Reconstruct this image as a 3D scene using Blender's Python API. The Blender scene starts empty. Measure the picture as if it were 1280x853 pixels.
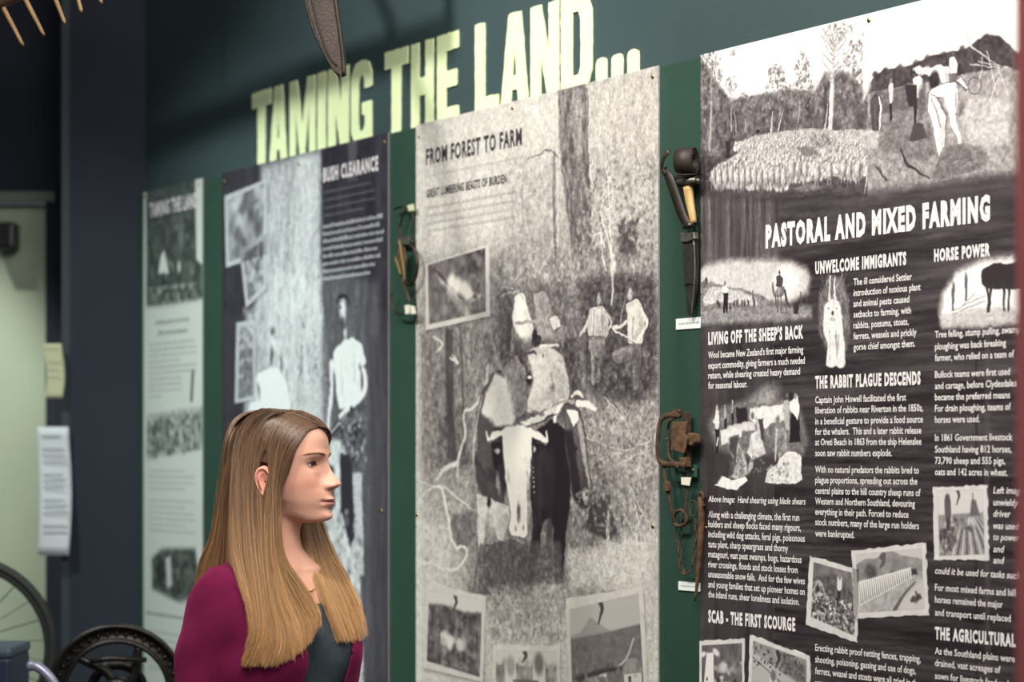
import bpy, bmesh, math, random
import numpy as np
from mathutils import Vector, Matrix
from mathutils.bvhtree import BVHTree
from mathutils.geometry import tessellate_polygon

# ---------------------------------------------------------------- camera
F_PX = 2800.0; HOR = 570.0; EYE = 1.60          # focal length in pixels, horizon row, eye height
cam_d = bpy.data.cameras.new('camera'); cam = bpy.data.objects.new('camera', cam_d)
bpy.context.scene.collection.objects.link(cam); bpy.context.scene.camera = cam
cam.location = (0, 0, EYE); cam.rotation_euler = (math.pi / 2, 0, 0)
cam_d.sensor_width = 36; cam_d.lens = F_PX * 36 / 1280
cam_d.shift_x = 0.0; cam_d.shift_y = (HOR - 426.5) / 1280
cam_d.clip_start = 0.05; cam_d.clip_end = 60
cam_d.dof.use_dof = True; cam_d.dof.focus_distance = 4.25; cam_d.dof.aperture_fstop = 3.2
SC = bpy.context.scene
SC.view_settings.view_transform = 'Standard'; SC.view_settings.look = 'None'
SC.view_settings.gamma = 1; SC.view_settings.exposure = 0.0
SC.view_settings.use_curve_mapping = False

# ---------------------------------------------------------------- world and lamps
W = bpy.data.worlds.new('hall_air'); SC.world = W; W.use_nodes = True
W.node_tree.nodes['Background'].inputs[0].default_value = (0.80, 0.86, 1.0, 1)
W.node_tree.nodes['Background'].inputs[1].default_value = 0.13
TH = math.atan(1790 / F_PX)                       # angle between view axis and display wall
ST, CT = math.sin(TH), math.cos(TH); Z0 = 5.10
def wall_u(px): return (px - 640) * Z0 / (F_PX * ST + (px - 640) * CT)
def wall_v(px, py):
    u = wall_u(px); return EYE + (HOR - py) * (Z0 - u * CT) / F_PX
def wp(u, v, out=0.0): return Vector((u * ST - out * CT, Z0 - u * CT - out * ST, v))
def uv_px(px, py): return wall_u(px), wall_v(px, py)
ROTW = -(math.pi / 2 - TH)
def lamp(name, kind, loc, target, energy, color=(1, 1, 1), size=0.2, spot=60, blend=0.6):
    d = bpy.data.lights.new(name, kind); o = bpy.data.objects.new(name, d); SC.collection.objects.link(o)
    o.location = loc; d.energy = energy; d.color = color
    if kind == 'SPOT': d.spot_size = math.radians(spot); d.spot_blend = blend; d.shadow_soft_size = size
    elif kind == 'AREA': d.size = size
    o.rotation_euler = (Vector(target) - Vector(loc)).to_track_quat('-Z', 'Y').to_euler()
    return o
lamp('track_or_fill_spot', 'SPOT', wp(1.05, 3.95, 2.0), wp(0.75, 1.9), 295, (1.0, 0.95, 0.84), 0.06, 62, 0.8)
lamp('track_or_fill_spot', 'SPOT', wp(-0.35, 3.95, 2.1), wp(-0.45, 1.9), 250, (0.98, 1.0, 0.95), 0.06, 60, 0.9)
lamp('track_or_fill_spot', 'SPOT', wp(-1.7, 3.95, 2.0), wp(-1.45, 1.25), 330, (0.90, 1.0, 0.95), 0.08, 48, 1.0)
lamp('track_or_fill_spot', 'SPOT', (-2.4, 6.3, 3.9), (-1.95, 7.6, 1.25), 360, (1.0, 1.0, 0.93), 0.05, 34, 0.6)  # added fill spot that brightens the pale door, no fixture known there
lamp('ceiling_or_fill_light', 'AREA', (-0.2, 2.6, 3.6), (-0.42, 4.25, 1.5), 60, (1.0, 0.95, 0.88), 1.2)
lamp('ceiling_or_fill_light', 'AREA', (1.2, 3.2, 3.3), (-0.35, 4.25, 1.4), 28, (1.0, 0.93, 0.85), 0.8)

lamp('ceiling_or_fill_light', 'AREA', (0.4, 0.6, 3.7), (0.3, 3.6, 1.3), 45, (1.0, 0.96, 0.92), 1.0)  # added fill lamp to brighten the red post and the woman's near side

# ---------------------------------------------------------------- helpers
def tag(o, label=None, cat=None, group=None, kind=None):
    if label: o['label'] = label
    if cat: o['category'] = cat
    if group: o['group'] = group
    if kind: o['kind'] = kind
    return o
def empty(name, loc=(0, 0, 0), rz=0.0):
    o = bpy.data.objects.new(name, None); SC.collection.objects.link(o)
    o.location = loc; o.rotation_euler = (0, 0, rz); o.empty_display_size = 0.05; return o
def link(name, me, m=None, parent=None, smooth=False):
    if m is not None and not me.materials: me.materials.append(m)
    o = bpy.data.objects.new(name, me); SC.collection.objects.link(o)
    if parent: o.parent = parent
    if smooth: me.polygons.foreach_set('use_smooth', [True] * len(me.polygons))
    return o
def from_bm(name, bm, m=None, parent=None, smooth=False):
    me = bpy.data.meshes.new(name); bm.to_mesh(me); bm.free(); return link(name, me, m, parent, smooth)
def from_data(name, v, f, m=None, parent=None, smooth=False):
    me = bpy.data.meshes.new(name); me.from_pydata([tuple(p) for p in v], [], f); me.update()
    return link(name, me, m, parent, smooth)
def add_box(bm, c, s, rot=None, bevel=0.0):
    r = bmesh.ops.create_cube(bm, size=1.0); vs = r['verts']
    bmesh.ops.scale(bm, vec=s, verts=vs)
    if bevel > 0:
        es = list({e for v in vs for e in v.link_edges})
        rb = bmesh.ops.bevel(bm, geom=es, offset=bevel, segments=2, affect='EDGES', profile=0.6)
        vs = list({v for f in rb['faces'] for v in f.verts} | {v for v in vs if v.is_valid})
    if rot is not None: bmesh.ops.rotate(bm, cent=(0, 0, 0), matrix=rot, verts=vs)
    bmesh.ops.translate(bm, vec=c, verts=vs); return vs
def add_tube(bm, pts, rad, seg=8, closed=False, flat=1.0, cap=True):
    """tube along points; rad is a number or a list"""
    P = [Vector(p) for p in pts]; n = len(P)
    R = rad if isinstance(rad, (list, tuple, np.ndarray)) else [rad] * n
    rings = []; up = None
    for i in range(n):
        if closed: t = P[(i + 1) % n] - P[i - 1]
        else: t = P[min(i + 1, n - 1)] - P[max(i - 1, 0)]
        t.normalize()
        if up is None:
            up = Vector((0, 1, 0)) if abs(t.y) < 0.9 else Vector((1, 0, 0))
        a = (up - t * up.dot(t))
        if a.length < 1e-6: a = t.orthogonal()
        a.normalize(); b = t.cross(a); up = a
        rings.append([bm.verts.new(P[i] + (a * math.cos(k * 2 * math.pi / seg) * flat + b * math.sin(k * 2 * math.pi / seg)) * R[i]) for k in range(seg)])
    m = n if closed else n - 1
    for i in range(m):
        A, B = rings[i], rings[(i + 1) % n]
        for k in range(seg):
            try: bm.faces.new((A[k], A[(k + 1) % seg], B[(k + 1) % seg], B[k]))
            except ValueError: pass
    if not closed and cap:
        bm.faces.new(rings[0][::-1]); bm.faces.new(rings[-1])
    return rings
def add_prism(bm, pts, y0, y1):
    """outline (x, z) extruded along y"""
    a = [bm.verts.new((p[0], y0, p[1])) for p in pts]; b = [bm.verts.new((p[0], y1, p[1])) for p in pts]
    n = len(pts); bm.faces.new(a); bm.faces.new(b[::-1])
    for i in range(n): bm.faces.new((a[(i + 1) % n], a[i], b[i], b[(i + 1) % n]))
def catmull(P, n):
    P = np.array(P, float); N = len(P); out = []
    Q = np.vstack([2 * P[0] - P[1], P, 2 * P[-1] - P[-2]])
    for s in np.linspace(0, N - 1, n):
        i = min(int(s), N - 2); t = s - i
        p0, p1, p2, p3 = Q[i], Q[i + 1], Q[i + 2], Q[i + 3]
        out.append(0.5 * ((2 * p1) + (-p0 + p2) * t + (2 * p0 - 5 * p1 + 4 * p2 - p3) * t * t + (-p0 + 3 * p1 - 3 * p2 + p3) * t ** 3))
    return np.array(out)
def s2l(c):
    return tuple(((x / 12.92) if x <= 0.04045 else ((x + 0.055) / 1.055) ** 2.4) for x in c)
MATS = {}
def mat(name, col, rough=0.6, metal=0.0, col2=None, scale=20, bump=0.0, bscale=200, stretch=(1, 1, 1), spec=0.5, sss=0.0, contrast=(0.35, 0.65), coat=0.0):
    """sRGB colours; optional noise mix and fine relief"""
    if name in MATS: return MATS[name]
    m = bpy.data.materials.new(name); m.use_nodes = True; nt = m.node_tree; N = nt.nodes; L = nt.links
    b = N['Principled BSDF']; b.inputs['Roughness'].default_value = rough; b.inputs['Metallic'].default_value = metal
    b.inputs['Specular IOR Level'].default_value = spec; b.inputs['Coat Weight'].default_value = coat
    c1 = (*s2l(col), 1); b.inputs['Base Color'].default_value = c1
    if sss > 0:
        b.inputs['Subsurface Weight'].default_value = sss; b.inputs['Subsurface Radius'].default_value = (1.0, 0.35, 0.2)
        b.inputs['Subsurface Scale'].default_value = 0.008
    tc = N.new('ShaderNodeTexCoord'); mp = N.new('ShaderNodeMapping'); mp.inputs['Scale'].default_value = stretch
    L.new(tc.outputs['Object'], mp.inputs[0])
    if col2 is not None:
        no = N.new('ShaderNodeTexNoise'); no.inputs['Scale'].default_value = scale; no.inputs['Detail'].default_value = 6
        L.new(mp.outputs[0], no.inputs['Vector'])
        r = N.new('ShaderNodeValToRGB'); r.color_ramp.elements[0].position = contrast[0]; r.color_ramp.elements[1].position = contrast[1]
        r.color_ramp.elements[0].color = c1; r.color_ramp.elements[1].color = (*s2l(col2), 1)
        L.new(no.outputs[0], r.inputs[0]); L.new(r.outputs[0], b.inputs['Base Color'])
    if bump > 0:
        n2 = N.new('ShaderNodeTexNoise'); n2.inputs['Scale'].default_value = bscale; n2.inputs['Detail'].default_value = 4
        L.new(mp.outputs[0], n2.inputs['Vector'])
        bp = N.new('ShaderNodeBump'); bp.inputs['Strength'].default_value = bump; bp.inputs['Distance'].default_value = 0.002
        L.new(n2.outputs[0], bp.inputs['Height']); L.new(bp.outputs[0], b.inputs['Normal'])
    MATS[name] = m; return m
def unproj(px, py, z): return Vector(((px - 640) * z / F_PX, z, EYE + (HOR - py) * z / F_PX))
# ================================================================ the hall
M_wall = mat('teal_wall_paint', (0.19, 0.265, 0.275), 0.7, col2=(0.175, 0.25, 0.262), scale=3, bump=0.25, bscale=260)
M_navy = mat('navy_wall_paint', (0.135, 0.165, 0.22), 0.8, col2=(0.12, 0.15, 0.205), scale=3, bump=0.2, bscale=200)
M_green = mat('green_board_paint', (0.125, 0.25, 0.20), 0.65, col2=(0.115, 0.235, 0.187), scale=8, bump=0.3, bscale=500)
M_cream = mat('cream_green_paint', (0.70, 0.76, 0.66), 0.6, col2=(0.68, 0.74, 0.65), scale=4)
M_floor = mat('grey_carpet', (0.30, 0.31, 0.33), 0.95, col2=(0.25, 0.26, 0.28), scale=60, bump=0.5, bscale=500)
M_ceil = mat('dark_ceiling_paint', (0.22, 0.24, 0.26), 0.9)
H_ = 4.15
UC = wall_u(178)                                # corner where the display wall ends
def slab_uv(name, u0, u1, v0, v1, o0, o1, m, kind='structure', parent=None):
    bm = bmesh.new(); P = []
    for o in (o0, o1):
        P += [bm.verts.new(wp(u, v, o)) for u, v in ((u0, v0), (u1, v0), (u1, v1), (u0, v1))]
    for f in ((0, 1, 2, 3), (7, 6, 5, 4), (0, 4, 5, 1), (1, 5, 6, 2), (2, 6, 7, 3), (3, 7, 4, 0)): bm.faces.new([P[i] for i in f])
    bmesh.ops.recalc_face_normals(bm, faces=bm.faces)
    o = from_bm(name, bm, m, parent)
    if kind: tag(o, kind=kind)
    return o
slab_uv('wall_right', UC, 2.9, 0, H_, -0.10, 0.0, M_wall)
def slab(name, x0, x1, y0, y1, z0, z1, m, kind='structure', parent=None, bevel=0):
    bm = bmesh.new(); add_box(bm, ((x0 + x1) / 2, (y0 + y1) / 2, (z0 + z1) / 2), (x1 - x0, y1 - y0, z1 - z0), bevel=bevel)
    o = from_bm(name, bm, m, parent)
    if kind: tag(o, kind=kind)
    return o
cp = wp(UC, 0); YC = cp.y; XC = cp.x            # the corner on the floor
def X_at(px, y): return (px - 640) * y / F_PX
def Z_at(py, y): return EYE + (HOR - py) * y / F_PX
# pillar that closes the display wall, its far side face, and the end wall with its doorway
Yp = YC - 0.02
slab('wall_pillar', X_at(88, Yp), XC + 0.10, Yp, Yp + 0.9, 0, H_, M_navy)
slab('trim_1', X_at(76, Yp), X_at(88, Yp), Yp + 0.012, Yp + 0.05, 0, H_, mat('slate_edge_paint', (0.20, 0.25, 0.28), 0.6), 'structure')
Yb = YC + 0.75
xd = X_at(57, Yb)
zt = Z_at(249, Yb)
slab('wall_back', xd, X_at(88, Yp) + 0.02, Yb, Yb + 0.12, 0, H_, M_navy)
slab('wall_back', -4.6, xd, Yb, Yb + 0.12, zt, H_, M_navy)
slab('wall_back', -4.6, X_at(-120, Yb), Yb, Yb + 0.12, 0, zt, M_navy)
slab('trim_2', X_at(-122, Yb), X_at(70, Yb), Yb - 0.03, Yb, zt - 0.012, zt + 0.022, mat('grey_lintel_paint', (0.47, 0.50, 0.46), 0.6))
slab('door_1', X_at(-120, Yb), xd, Yb + 0.05, Yb + 0.09, 0.01, zt - 0.012, M_cream)
slab('floor', -4.7, 3.2, -1.0, Yb + 0.2, -0.1, 0, M_floor)
slab('ceiling', -4.7, 3.2, -1.0, Yb + 0.2, H_, H_ + 0.1, M_ceil)
# black box fixed on the door
b = slab('door_closer', X_at(-6, Yb), X_at(22, Yb), Yb - 0.06, Yb + 0.045, Z_at(313, Yb), Z_at(279, Yb), mat('black_plastic', (0.05, 0.05, 0.06), 0.4), None, bevel=0.012)
tag(b, 'small black box fixed high on the pale green door', 'door closer')
# papers
M_paper = mat('white_paper', (0.86, 0.89, 0.90), 0.8, col2=(0.83, 0.86, 0.88), scale=5)
M_card = mat('yellowed_card', (0.80, 0.81, 0.66), 0.8, col2=(0.76, 0.77, 0.62), scale=5)
M_ink = mat('grey_ink', (0.66, 0.68, 0.70), 0.8)
def sheet(name, px0, px1, py0, py1, Y, m, label, curl=0.012, rows=12):
    t = empty(name, (X_at((px0 + px1) / 2, Y), Y, Z_at(py1, Y)))
    w = (px1 - px0) * Y / F_PX; h = (py1 - py0) * Y / F_PX; v = []; f = []
    n, k = 14, 8
    for i in range(n + 1):
        for j in range(k + 1):
            a = i / n; c = j / k
            y = -curl * (0.5 + 0.5 * math.sin(a * 5.0 + c * 1.3)) * (1 - a * 0.7) - 0.006
            v.append(((c - 0.5) * w + 0.006 * math.sin(a * 4), y, a * h))
    for i in range(n):
        for j in range(k):
            p = i * (k + 1) + j; f.append((p, p + 1, p + k + 2, p + k + 1))
    s = from_data('paper', v, f, m, t, True); so = s.modifiers.new('thick', 'SOLIDIFY'); so.thickness = 0.0012
    bm = bmesh.new(); rnd = random.Random(len(label))
    for r in range(rows):
        a = 0.93 - 0.8 * r / rows
        if r % 4 == 1: continue
        wl = w * (0.55 + 0.25 * rnd.random())
        yy = -curl * (0.5 + 0.5 * math.sin(a * 5.0)) * (1 - a * 0.7) - 0.0105
        add_box(bm, (-w * 0.38 + wl / 2 + 0.006 * math.sin(a * 4), yy, a * h), (wl, 0.0006, h * 0.012))
    tag(from_bm('printed_lines', bm, M_ink, t), kind='stuff'); tag(t, label, 'notice'); return t
sheet('notice', 57, 79, 430, 498, Yp - 0.004, M_card, 'small yellowed notice, the upper of two papers pinned by the pale green door', 0.004, 6)
sheet('notice', 49, 88, 534, 694, Yp - 0.004, M_paper, 'large white curled notice, the lower of two papers pinned by the pale green door', 0.02, 16)

# green display board behind the posters
bd = slab_uv('display_board', UC + .002, 1.62, 0.12, 2.397, 0.001, 0.018, M_green, None)
tag(bd, 'long dark green backing board fixed to the teal wall behind the posters', 'board')

# ================================================================ wall heading, cut-out letters
M_letter = mat('pale_lime_letter_paint', (0.90, 0.96, 0.76), 0.55, col2=(0.88, 0.94, 0.73), scale=10, bump=0.2, bscale=300)
V0, V1 = 2.388, 2.606
def rr(x0, x1, y0, y1): return [(x0, y0), (x1, y0), (x1, y1), (x0, y1)]
LET = {
 'T': [[(0, .80), (.30, .80), (.30, 0), (.70, 0), (.70, .80), (1, .80), (1, 1), (0, 1)]],
 'A': [[(0, 0), (.36, 0), (.41, .20), (.60, .20), (.65, 0), (1, 0), (.74, 1), (.30, 1)], [(.44, .35), (.57, .35), (.51, .70)]],
 'M': [[(0, 0), (.23, 0), (.23, .64), (.41, .05), (.59, .05), (.77, .64), (.77, 0), (1, 0), (1, 1), (.70, 1), (.50, .42), (.30, 1), (0, 1)]],
 'I': [[(0, 0), (1, 0), (1, 1), (0, 1)]],
 'N': [[(0, 0), (.36, 0), (.36, .48), (.62, 0), (1, 0), (1, 1), (.64, 1), (.64, .50), (.38, 1), (0, 1)]],
 'G': [[(1, 0), (1, .50), (.52, .50), (.52, .36), (.66, .36), (.66, .24), (.56, .17), (.42, .17), (.36, .26), (.36, .74), (.44, .82), (.58, .82), (.64, .76), (.64, .66), (1, .66), (1, .84), (.82, .97), (.5, 1), (.2, .97), (0, .82), (0, .18), (.18, .03), (.45, 0), (.68, .06), (.76, 0)]],
 'H': [[(0, 0), (.36, 0), (.36, .40), (.64, .40), (.64, 0), (1, 0), (1, 1), (.64, 1), (.64, .60), (.36, .60), (.36, 1), (0, 1)]],
 'E': [[(0, 0), (1, 0), (1, .19), (.42, .19), (.42, .41), (.92, .41), (.92, .59), (.42, .59), (.42, .81), (1, .81), (1, 1), (0, 1)]],
 'L': [[(0, 0), (1, 0), (1, .20), (.42, .20), (.42, 1), (0, 1)]],
 'D': [[(0, 0), (.6, 0), (.88, .07), (1, .22), (1, .80), (.88, .94), (.6, 1), (0, 1)], [(.37, .19), (.56, .19), (.63, .27), (.63, .74), (.56, .82), (.37, .82)]],
 '.': [[(0, 0), (1, 0), (1, 1), (0, 1)]],
}
def refine(poly, w, h, rnd, r=0.006, jit=0.0012):
    P = [Vector((x * w, y * h)) for x, y in poly]; out = []; n = len(P)
    for i in range(n):
        a, b, c = P[i - 1], P[i], P[(i + 1) % n]
        d1 = (a - b); d2 = (c - b); k1 = min(r, d1.length * .42); k2 = min(r, d2.length * .42)
        s = b + d1.normalized() * k1; e = b + d2.normalized() * k2
        for t in (0, .25, .5, .75, 1): out.append((1 - t) ** 2 * s + 2 * t * (1 - t) * b + t * t * e)
        L = (c - b).length - k2 - min(r, (c - b).length * .42); m = int(L / 0.012)
        for j in range(1, m): out.append(e + d2.normalized() * (L * j / m))
    return [p + Vector((rnd.gauss(0, jit), rnd.gauss(0, jit))) for p in out]
def outline_mesh(polys, y0, y1):
    loops = [[Vector((p[0], p[1], 0)) for p in q] for q in polys]
    tri = tessellate_polygon(loops); flat = [p for l in loops for p in l]; n = len(flat)
    v = [(p[0], y0, p[1]) for p in flat] + [(p[0], y1, p[1]) for p in flat]; f = []
    for t in tri: f.append(tuple(t)); f.append(tuple(i + n for i in reversed(t)))
    k = 0
    for l in loops:
        m = len(l)
        for i in range(m): a, b = k + i, k + (i + 1) % m; f.append((a, b, b + n, a + n))
        k += m
    return v, f
spans = [('T', 316.5, 340), ('A', 338, 360.5), ('M', 363.5, 395.5), ('I', 398.5, 408.5), ('N', 411.5, 437.5), ('G', 440.5, 466.5),
         ('T', 482.5, 511.5), ('H', 515.5, 543.5), ('E', 548, 575), ('L', 595.5, 625), ('A', 627, 662.5), ('N', 665, 700.5), ('D', 703, 742),
         ('.', 746.5, 760.5), ('.', 766, 780.5), ('.', 786, 800.5)]
desc = ['first letter of the heading, a T at its left end', 'A of the word TAMING', 'M of the word TAMING', 'I of the word TAMING', 'N of the word TAMING', 'G ending the word TAMING',
        'T of the word THE', 'H of the word THE', 'E ending the word THE', 'L beginning the word LAND', 'A of the word LAND', 'N of the word LAND', 'D ending the word LAND',
        'full stop right after the word LAND', 'middle full stop of the three after LAND', 'last full stop at the right end of the heading']
rl = random.Random(4)
for (ch, a, b), ds in zip(spans, desc):
    u0, u1 = wall_u(a), wall_u(b); v1 = V1 if ch != '.' else 2.452
    P = [refine(q, u1 - u0, v1 - V0, rl, r=0.016 if ch == '.' else (0.005 if i_ == 0 else .002), jit=.0007 if i_ == 0 else .0004) for i_, q in enumerate(LET[ch])]
    v, f = outline_mesh(P, -0.003, 0.0)
    bmx = bmesh.new(); me = bpy.data.meshes.new('letter'); me.from_pydata(v, [], f); bmx.from_mesh(me); bmesh.ops.recalc_face_normals(bmx, faces=bmx.faces); bmx.to_mesh(me); bmx.free()
    o = link('wall_letter' if ch != '.' else 'wall_full_stop', me, M_letter)
    o.location = wp(u0, V0, 0.0012); o.rotation_euler = (0, 0, ROTW)
    tag(o, 'pale lime cut-out, ' + ds, 'letter' if ch != '.' else 'full stop', 'letters of the wall heading')
# ================================================================ printing kit: each poster's print is drawn here by rule, tone by tone
class Print:
    def __init__(s, u0, u1, v0, v1, res, base, seed):
        s.u0, s.u1, s.v0, s.v1, s.res = u0, u1, v0, v1, res
        s.w, s.h = int((u1 - u0) * res), int((v1 - v0) * res); s.g = np.full((s.h, s.w), base, np.float32)
        s.rs = np.random.RandomState(seed); s.o = (0, 0, 1); s.tf = 1.7
    def view(s, x0, y0, k): s.o = (x0, y0, k); return s            # measuring grid for the next marks
    def px(s, p): return (s.o[0] + p[0] / s.o[2], s.o[1] + p[1] / s.o[2])
    def c(s, p):
        x, y = s.px(p); u = wall_u(x); return ((u - s.u0) * s.res, (wall_v(x, y) - s.v0) * s.res)
    def sc(s, p): x, _ = s.px(p); return s.res * (Z0 - wall_u(x) * CT) / F_PX / s.o[2]     # print dots per measuring unit
    def noise(s, fx, fy, seed=0, octv=4, box=None):
        """fx, fy: cells per metre"""
        x0, x1, y0, y1 = box if box else (0, s.w, 0, s.h); r = np.random.RandomState(seed + 11)
        out = np.zeros((y1 - y0, x1 - x0), np.float32); amp = 1; tot = 0
        for k in range(octv):
            T = r.rand(96, 96).astype(np.float32); X = np.arange(x0, x1) / s.res * fx * 2 ** k; Yv = np.arange(y0, y1) / s.res * fy * 2 ** k
            xi, yi = np.floor(X).astype(int), np.floor(Yv).astype(int); tx, ty = X - xi, Yv - yi; tx = tx * tx * (3 - 2 * tx); ty = ty * ty * (3 - 2 * ty)
            a, b = xi % 96, (xi + 1) % 96; c_, d = yi % 96, (yi + 1) % 96
            R0 = T[c_][:, a] * (1 - tx) + T[c_][:, b] * tx; R1 = T[d][:, a] * (1 - tx) + T[d][:, b] * tx
            out += amp * (R0 * (1 - ty)[:, None] + R1 * ty[:, None]); tot += amp; amp *= .55
        return (out / tot - .5) * 2
    def _put(s, box, m, tone, alpha, tex):
        x0, x1, y0, y1 = box
        t = tone
        if tex: t = tone + tex[0] * 1.25 * s.noise(tex[1] * s.tf, tex[2] * s.tf, tex[3] if len(tex) > 3 else 0, 4, box)
        g = s.g[y0:y1, x0:x1]; m = m * alpha; g += (t - g) * m
    def _box(s, x0, x1, y0, y1): 
        b = (max(0, int(x0)), min(s.w, int(x1) + 2), max(0, int(y0)), min(s.h, int(y1) + 2)); return b if b[1] > b[0] and b[3] > b[2] else None
    def poly(s, pts, tone, soft=1.5, alpha=1.0, tex=None, curve=False, raw=False):
        C = np.array([p if raw else s.c(p) for p in pts]); sf = max(.6, soft * (1 if raw else s.sc(pts[0])))
        if curve: C = catmull(np.vstack([C, C[:1]]), len(C) * 5)[:-1]
        b = s._box(C[:, 0].min() - sf, C[:, 0].max() + sf, C[:, 1].min() - sf, C[:, 1].max() + sf)
        if not b: return
        X, Y = np.meshgrid(np.arange(b[0], b[1]) + .5, np.arange(b[2], b[3]) + .5); ins = np.zeros(X.shape, bool); d2 = np.full(X.shape, 1e9)
        for i in range(len(C)):
            (ax, ay), (bx, by) = C[i - 1], C[i]; dx, dy = bx - ax, by - ay; L = dx * dx + dy * dy + 1e-9
            t = np.clip(((X - ax) * dx + (Y - ay) * dy) / L, 0, 1); d2 = np.minimum(d2, (X - ax - t * dx) ** 2 + (Y - ay - t * dy) ** 2)
            if ay != by: ins ^= ((ay > Y) != (by > Y)) & (X < (bx - ax) * (Y - ay) / (by - ay) + ax)
        sd = np.sqrt(d2) * np.where(ins, 1, -1); m = np.clip(.5 + sd / (2 * sf), 0, 1); m = m * m * (3 - 2 * m)
        s._put(b, m, tone, alpha, tex)
    def fig(s, pts, tone, soft=1.5, alpha=1.0, tex=None, curve=False, rim=.85):
        """a figure: dark soft contour, the fill, then a lit left and a shaded right side"""
        k = s.o[2] * .55; s.line(list(pts) + [pts[0]], 3.2 * k, .10, 1.6 * k, rim * alpha, curve=curve)
        s.poly(pts, tone, soft, alpha, tex, curve); C = np.array(pts, float); c = C.mean(0); R = c + (C - c) * .62
        if len(pts) > 5: s.poly(R + np.array([.18, .08]) * (C.max(0) - C.min(0)), max(tone - .16, .03), np.ptp(C[:, 0]) * .16, .5 * alpha); s.poly(R - np.array([.14, .06]) * (C.max(0) - C.min(0)), min(tone + .12, .98), np.ptp(C[:, 0]) * .16, .45 * alpha)
    def line(s, pts, w, tone, soft=1.0, alpha=1.0, tex=None, curve=True, raw=False):
        C = np.array([p if raw else s.c(p) for p in pts]); k = 1 if raw else s.sc(pts[0])
        W_ = np.interp(np.linspace(0, 1, len(C)), np.linspace(0, 1, len(w)), w) if isinstance(w, (list, tuple)) else np.full(len(C), float(w))
        if curve and len(C) > 2: 
            n = len(C) * 4; W_ = np.interp(np.linspace(0, 1, n), np.linspace(0, 1, len(W_)), W_); C = catmull(C, n)
        W_ = W_ * k / 2; sf = max(.6, soft * k); q = W_.max() + sf
        b = s._box(C[:, 0].min() - q, C[:, 0].max() + q, C[:, 1].min() - q, C[:, 1].max() + q)
        if not b: return
        X, Y = np.meshgrid(np.arange(b[0], b[1]) + .5, np.arange(b[2], b[3]) + .5); sd = np.full(X.shape, -1e9)
        for i in range(len(C) - 1):
            (ax, ay), (bx, by) = C[i], C[i + 1]; dx, dy = bx - ax, by - ay; L = dx * dx + dy * dy + 1e-9
            t = np.clip(((X - ax) * dx + (Y - ay) * dy) / L, 0, 1); d = np.hypot(X - ax - t * dx, Y - ay - t * dy); sd = np.maximum(sd, W_[i] + t * (W_[i + 1] - W_[i]) - d)
        m = np.clip(.5 + sd / (2 * sf), 0, 1); s._put(b, m * np.clip(W_.max() * 2, 0, 1), tone, alpha, tex)
    def dab(s, p, rx, ry, tone, ang=0, soft=.35, alpha=1.0, tex=None, raw=False, k=None):
        cx, cy = p if raw else s.c(p); k = k or (1 if raw else s.sc(p)); rx, ry = max(rx * k, .45), max(ry * k, .45); q = max(rx, ry) * (1 + soft) + 1
        b = s._box(cx - q, cx + q, cy - q, cy + q)
        if not b: return
        X, Y = np.meshgrid(np.arange(b[0], b[1]) + .5 - cx, np.arange(b[2], b[3]) + .5 - cy); a = math.radians(ang); ca, sa = math.cos(a), math.sin(a)
        r = np.sqrt(((X * ca + Y * sa) / rx) ** 2 + ((-X * sa + Y * ca) / ry) ** 2); m = np.clip((1 + soft - r) / (2 * soft), 0, 1)
        s._put(b, m, tone, alpha, tex)
    def inside(s, poly, n):
        P = np.array(poly, float); out = []; lo, hi = P.min(0), P.max(0)
        while len(out) < n:
            q = lo + s.rs.rand(max(n, 50), 2) * (hi - lo); ok = np.zeros(len(q), bool)
            for i in range(len(P)):
                (ax, ay), (bx, by) = P[i - 1], P[i]
                if ay != by: ok ^= ((ay > q[:, 1]) != (by > q[:, 1])) & (q[:, 0] < (bx - ax) * (q[:, 1] - ay) / (by - ay) + ax)
            out += q[ok].tolist()
        return out[:n]
    def dabs(s, poly, n, r, tones, alpha=.7, flat=1.0, ang=(0, 180), soft=.5):
        for p in s.inside(poly, n):
            a = s.rs.uniform(*r); s.dab(p, a, a * s.rs.uniform(.5, 1) * flat, s.rs.uniform(*tones), s.rs.uniform(*ang), soft, alpha)
    def strokes(s, poly, n, ln, ang, w, tones, alpha=.7):
        for p in s.inside(poly, n):
            L = s.rs.uniform(*ln); a = math.radians(s.rs.uniform(*ang)); q = (p[0] + L * math.cos(a), p[1] - L * math.sin(a)); mid = ((p[0] + q[0]) / 2 + s.rs.uniform(-.12, .12) * L, (p[1] + q[1]) / 2 + s.rs.uniform(-.12, .12) * L)
            s.line([p, mid, q], w, s.rs.uniform(*tones), .5, alpha, curve=False)
    def words(s, x0, y, x1, h, tone, alpha=.8, weight=.6):
        """an unreadably small line of print: word-shaped runs, level on the wall"""
        s.o = (0, 0, 1); X0, Y0 = s.c((x0, y)); X1, _ = s.c((x1, y)); k = s.res / (F_PX / (Z0 - wall_u(x0) * CT)); hh = h * k; x = X0
        while x < X1 - hh:
            wl = min(hh * s.rs.uniform(1.2, 5.5), X1 - x); e = x
            while e < x + wl:
                lw = hh * s.rs.uniform(.22, .5); up = s.rs.rand() < .22; s.poly([(e, Y0), (e + lw * .8, Y0), (e + lw * .8, Y0 + hh * (1.0 if up else .68)), (e, Y0 + hh * (1.0 if up else .68))], tone, .6, alpha * weight, raw=True); e += lw + hh * .08
            x += wl + hh * .45
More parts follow.
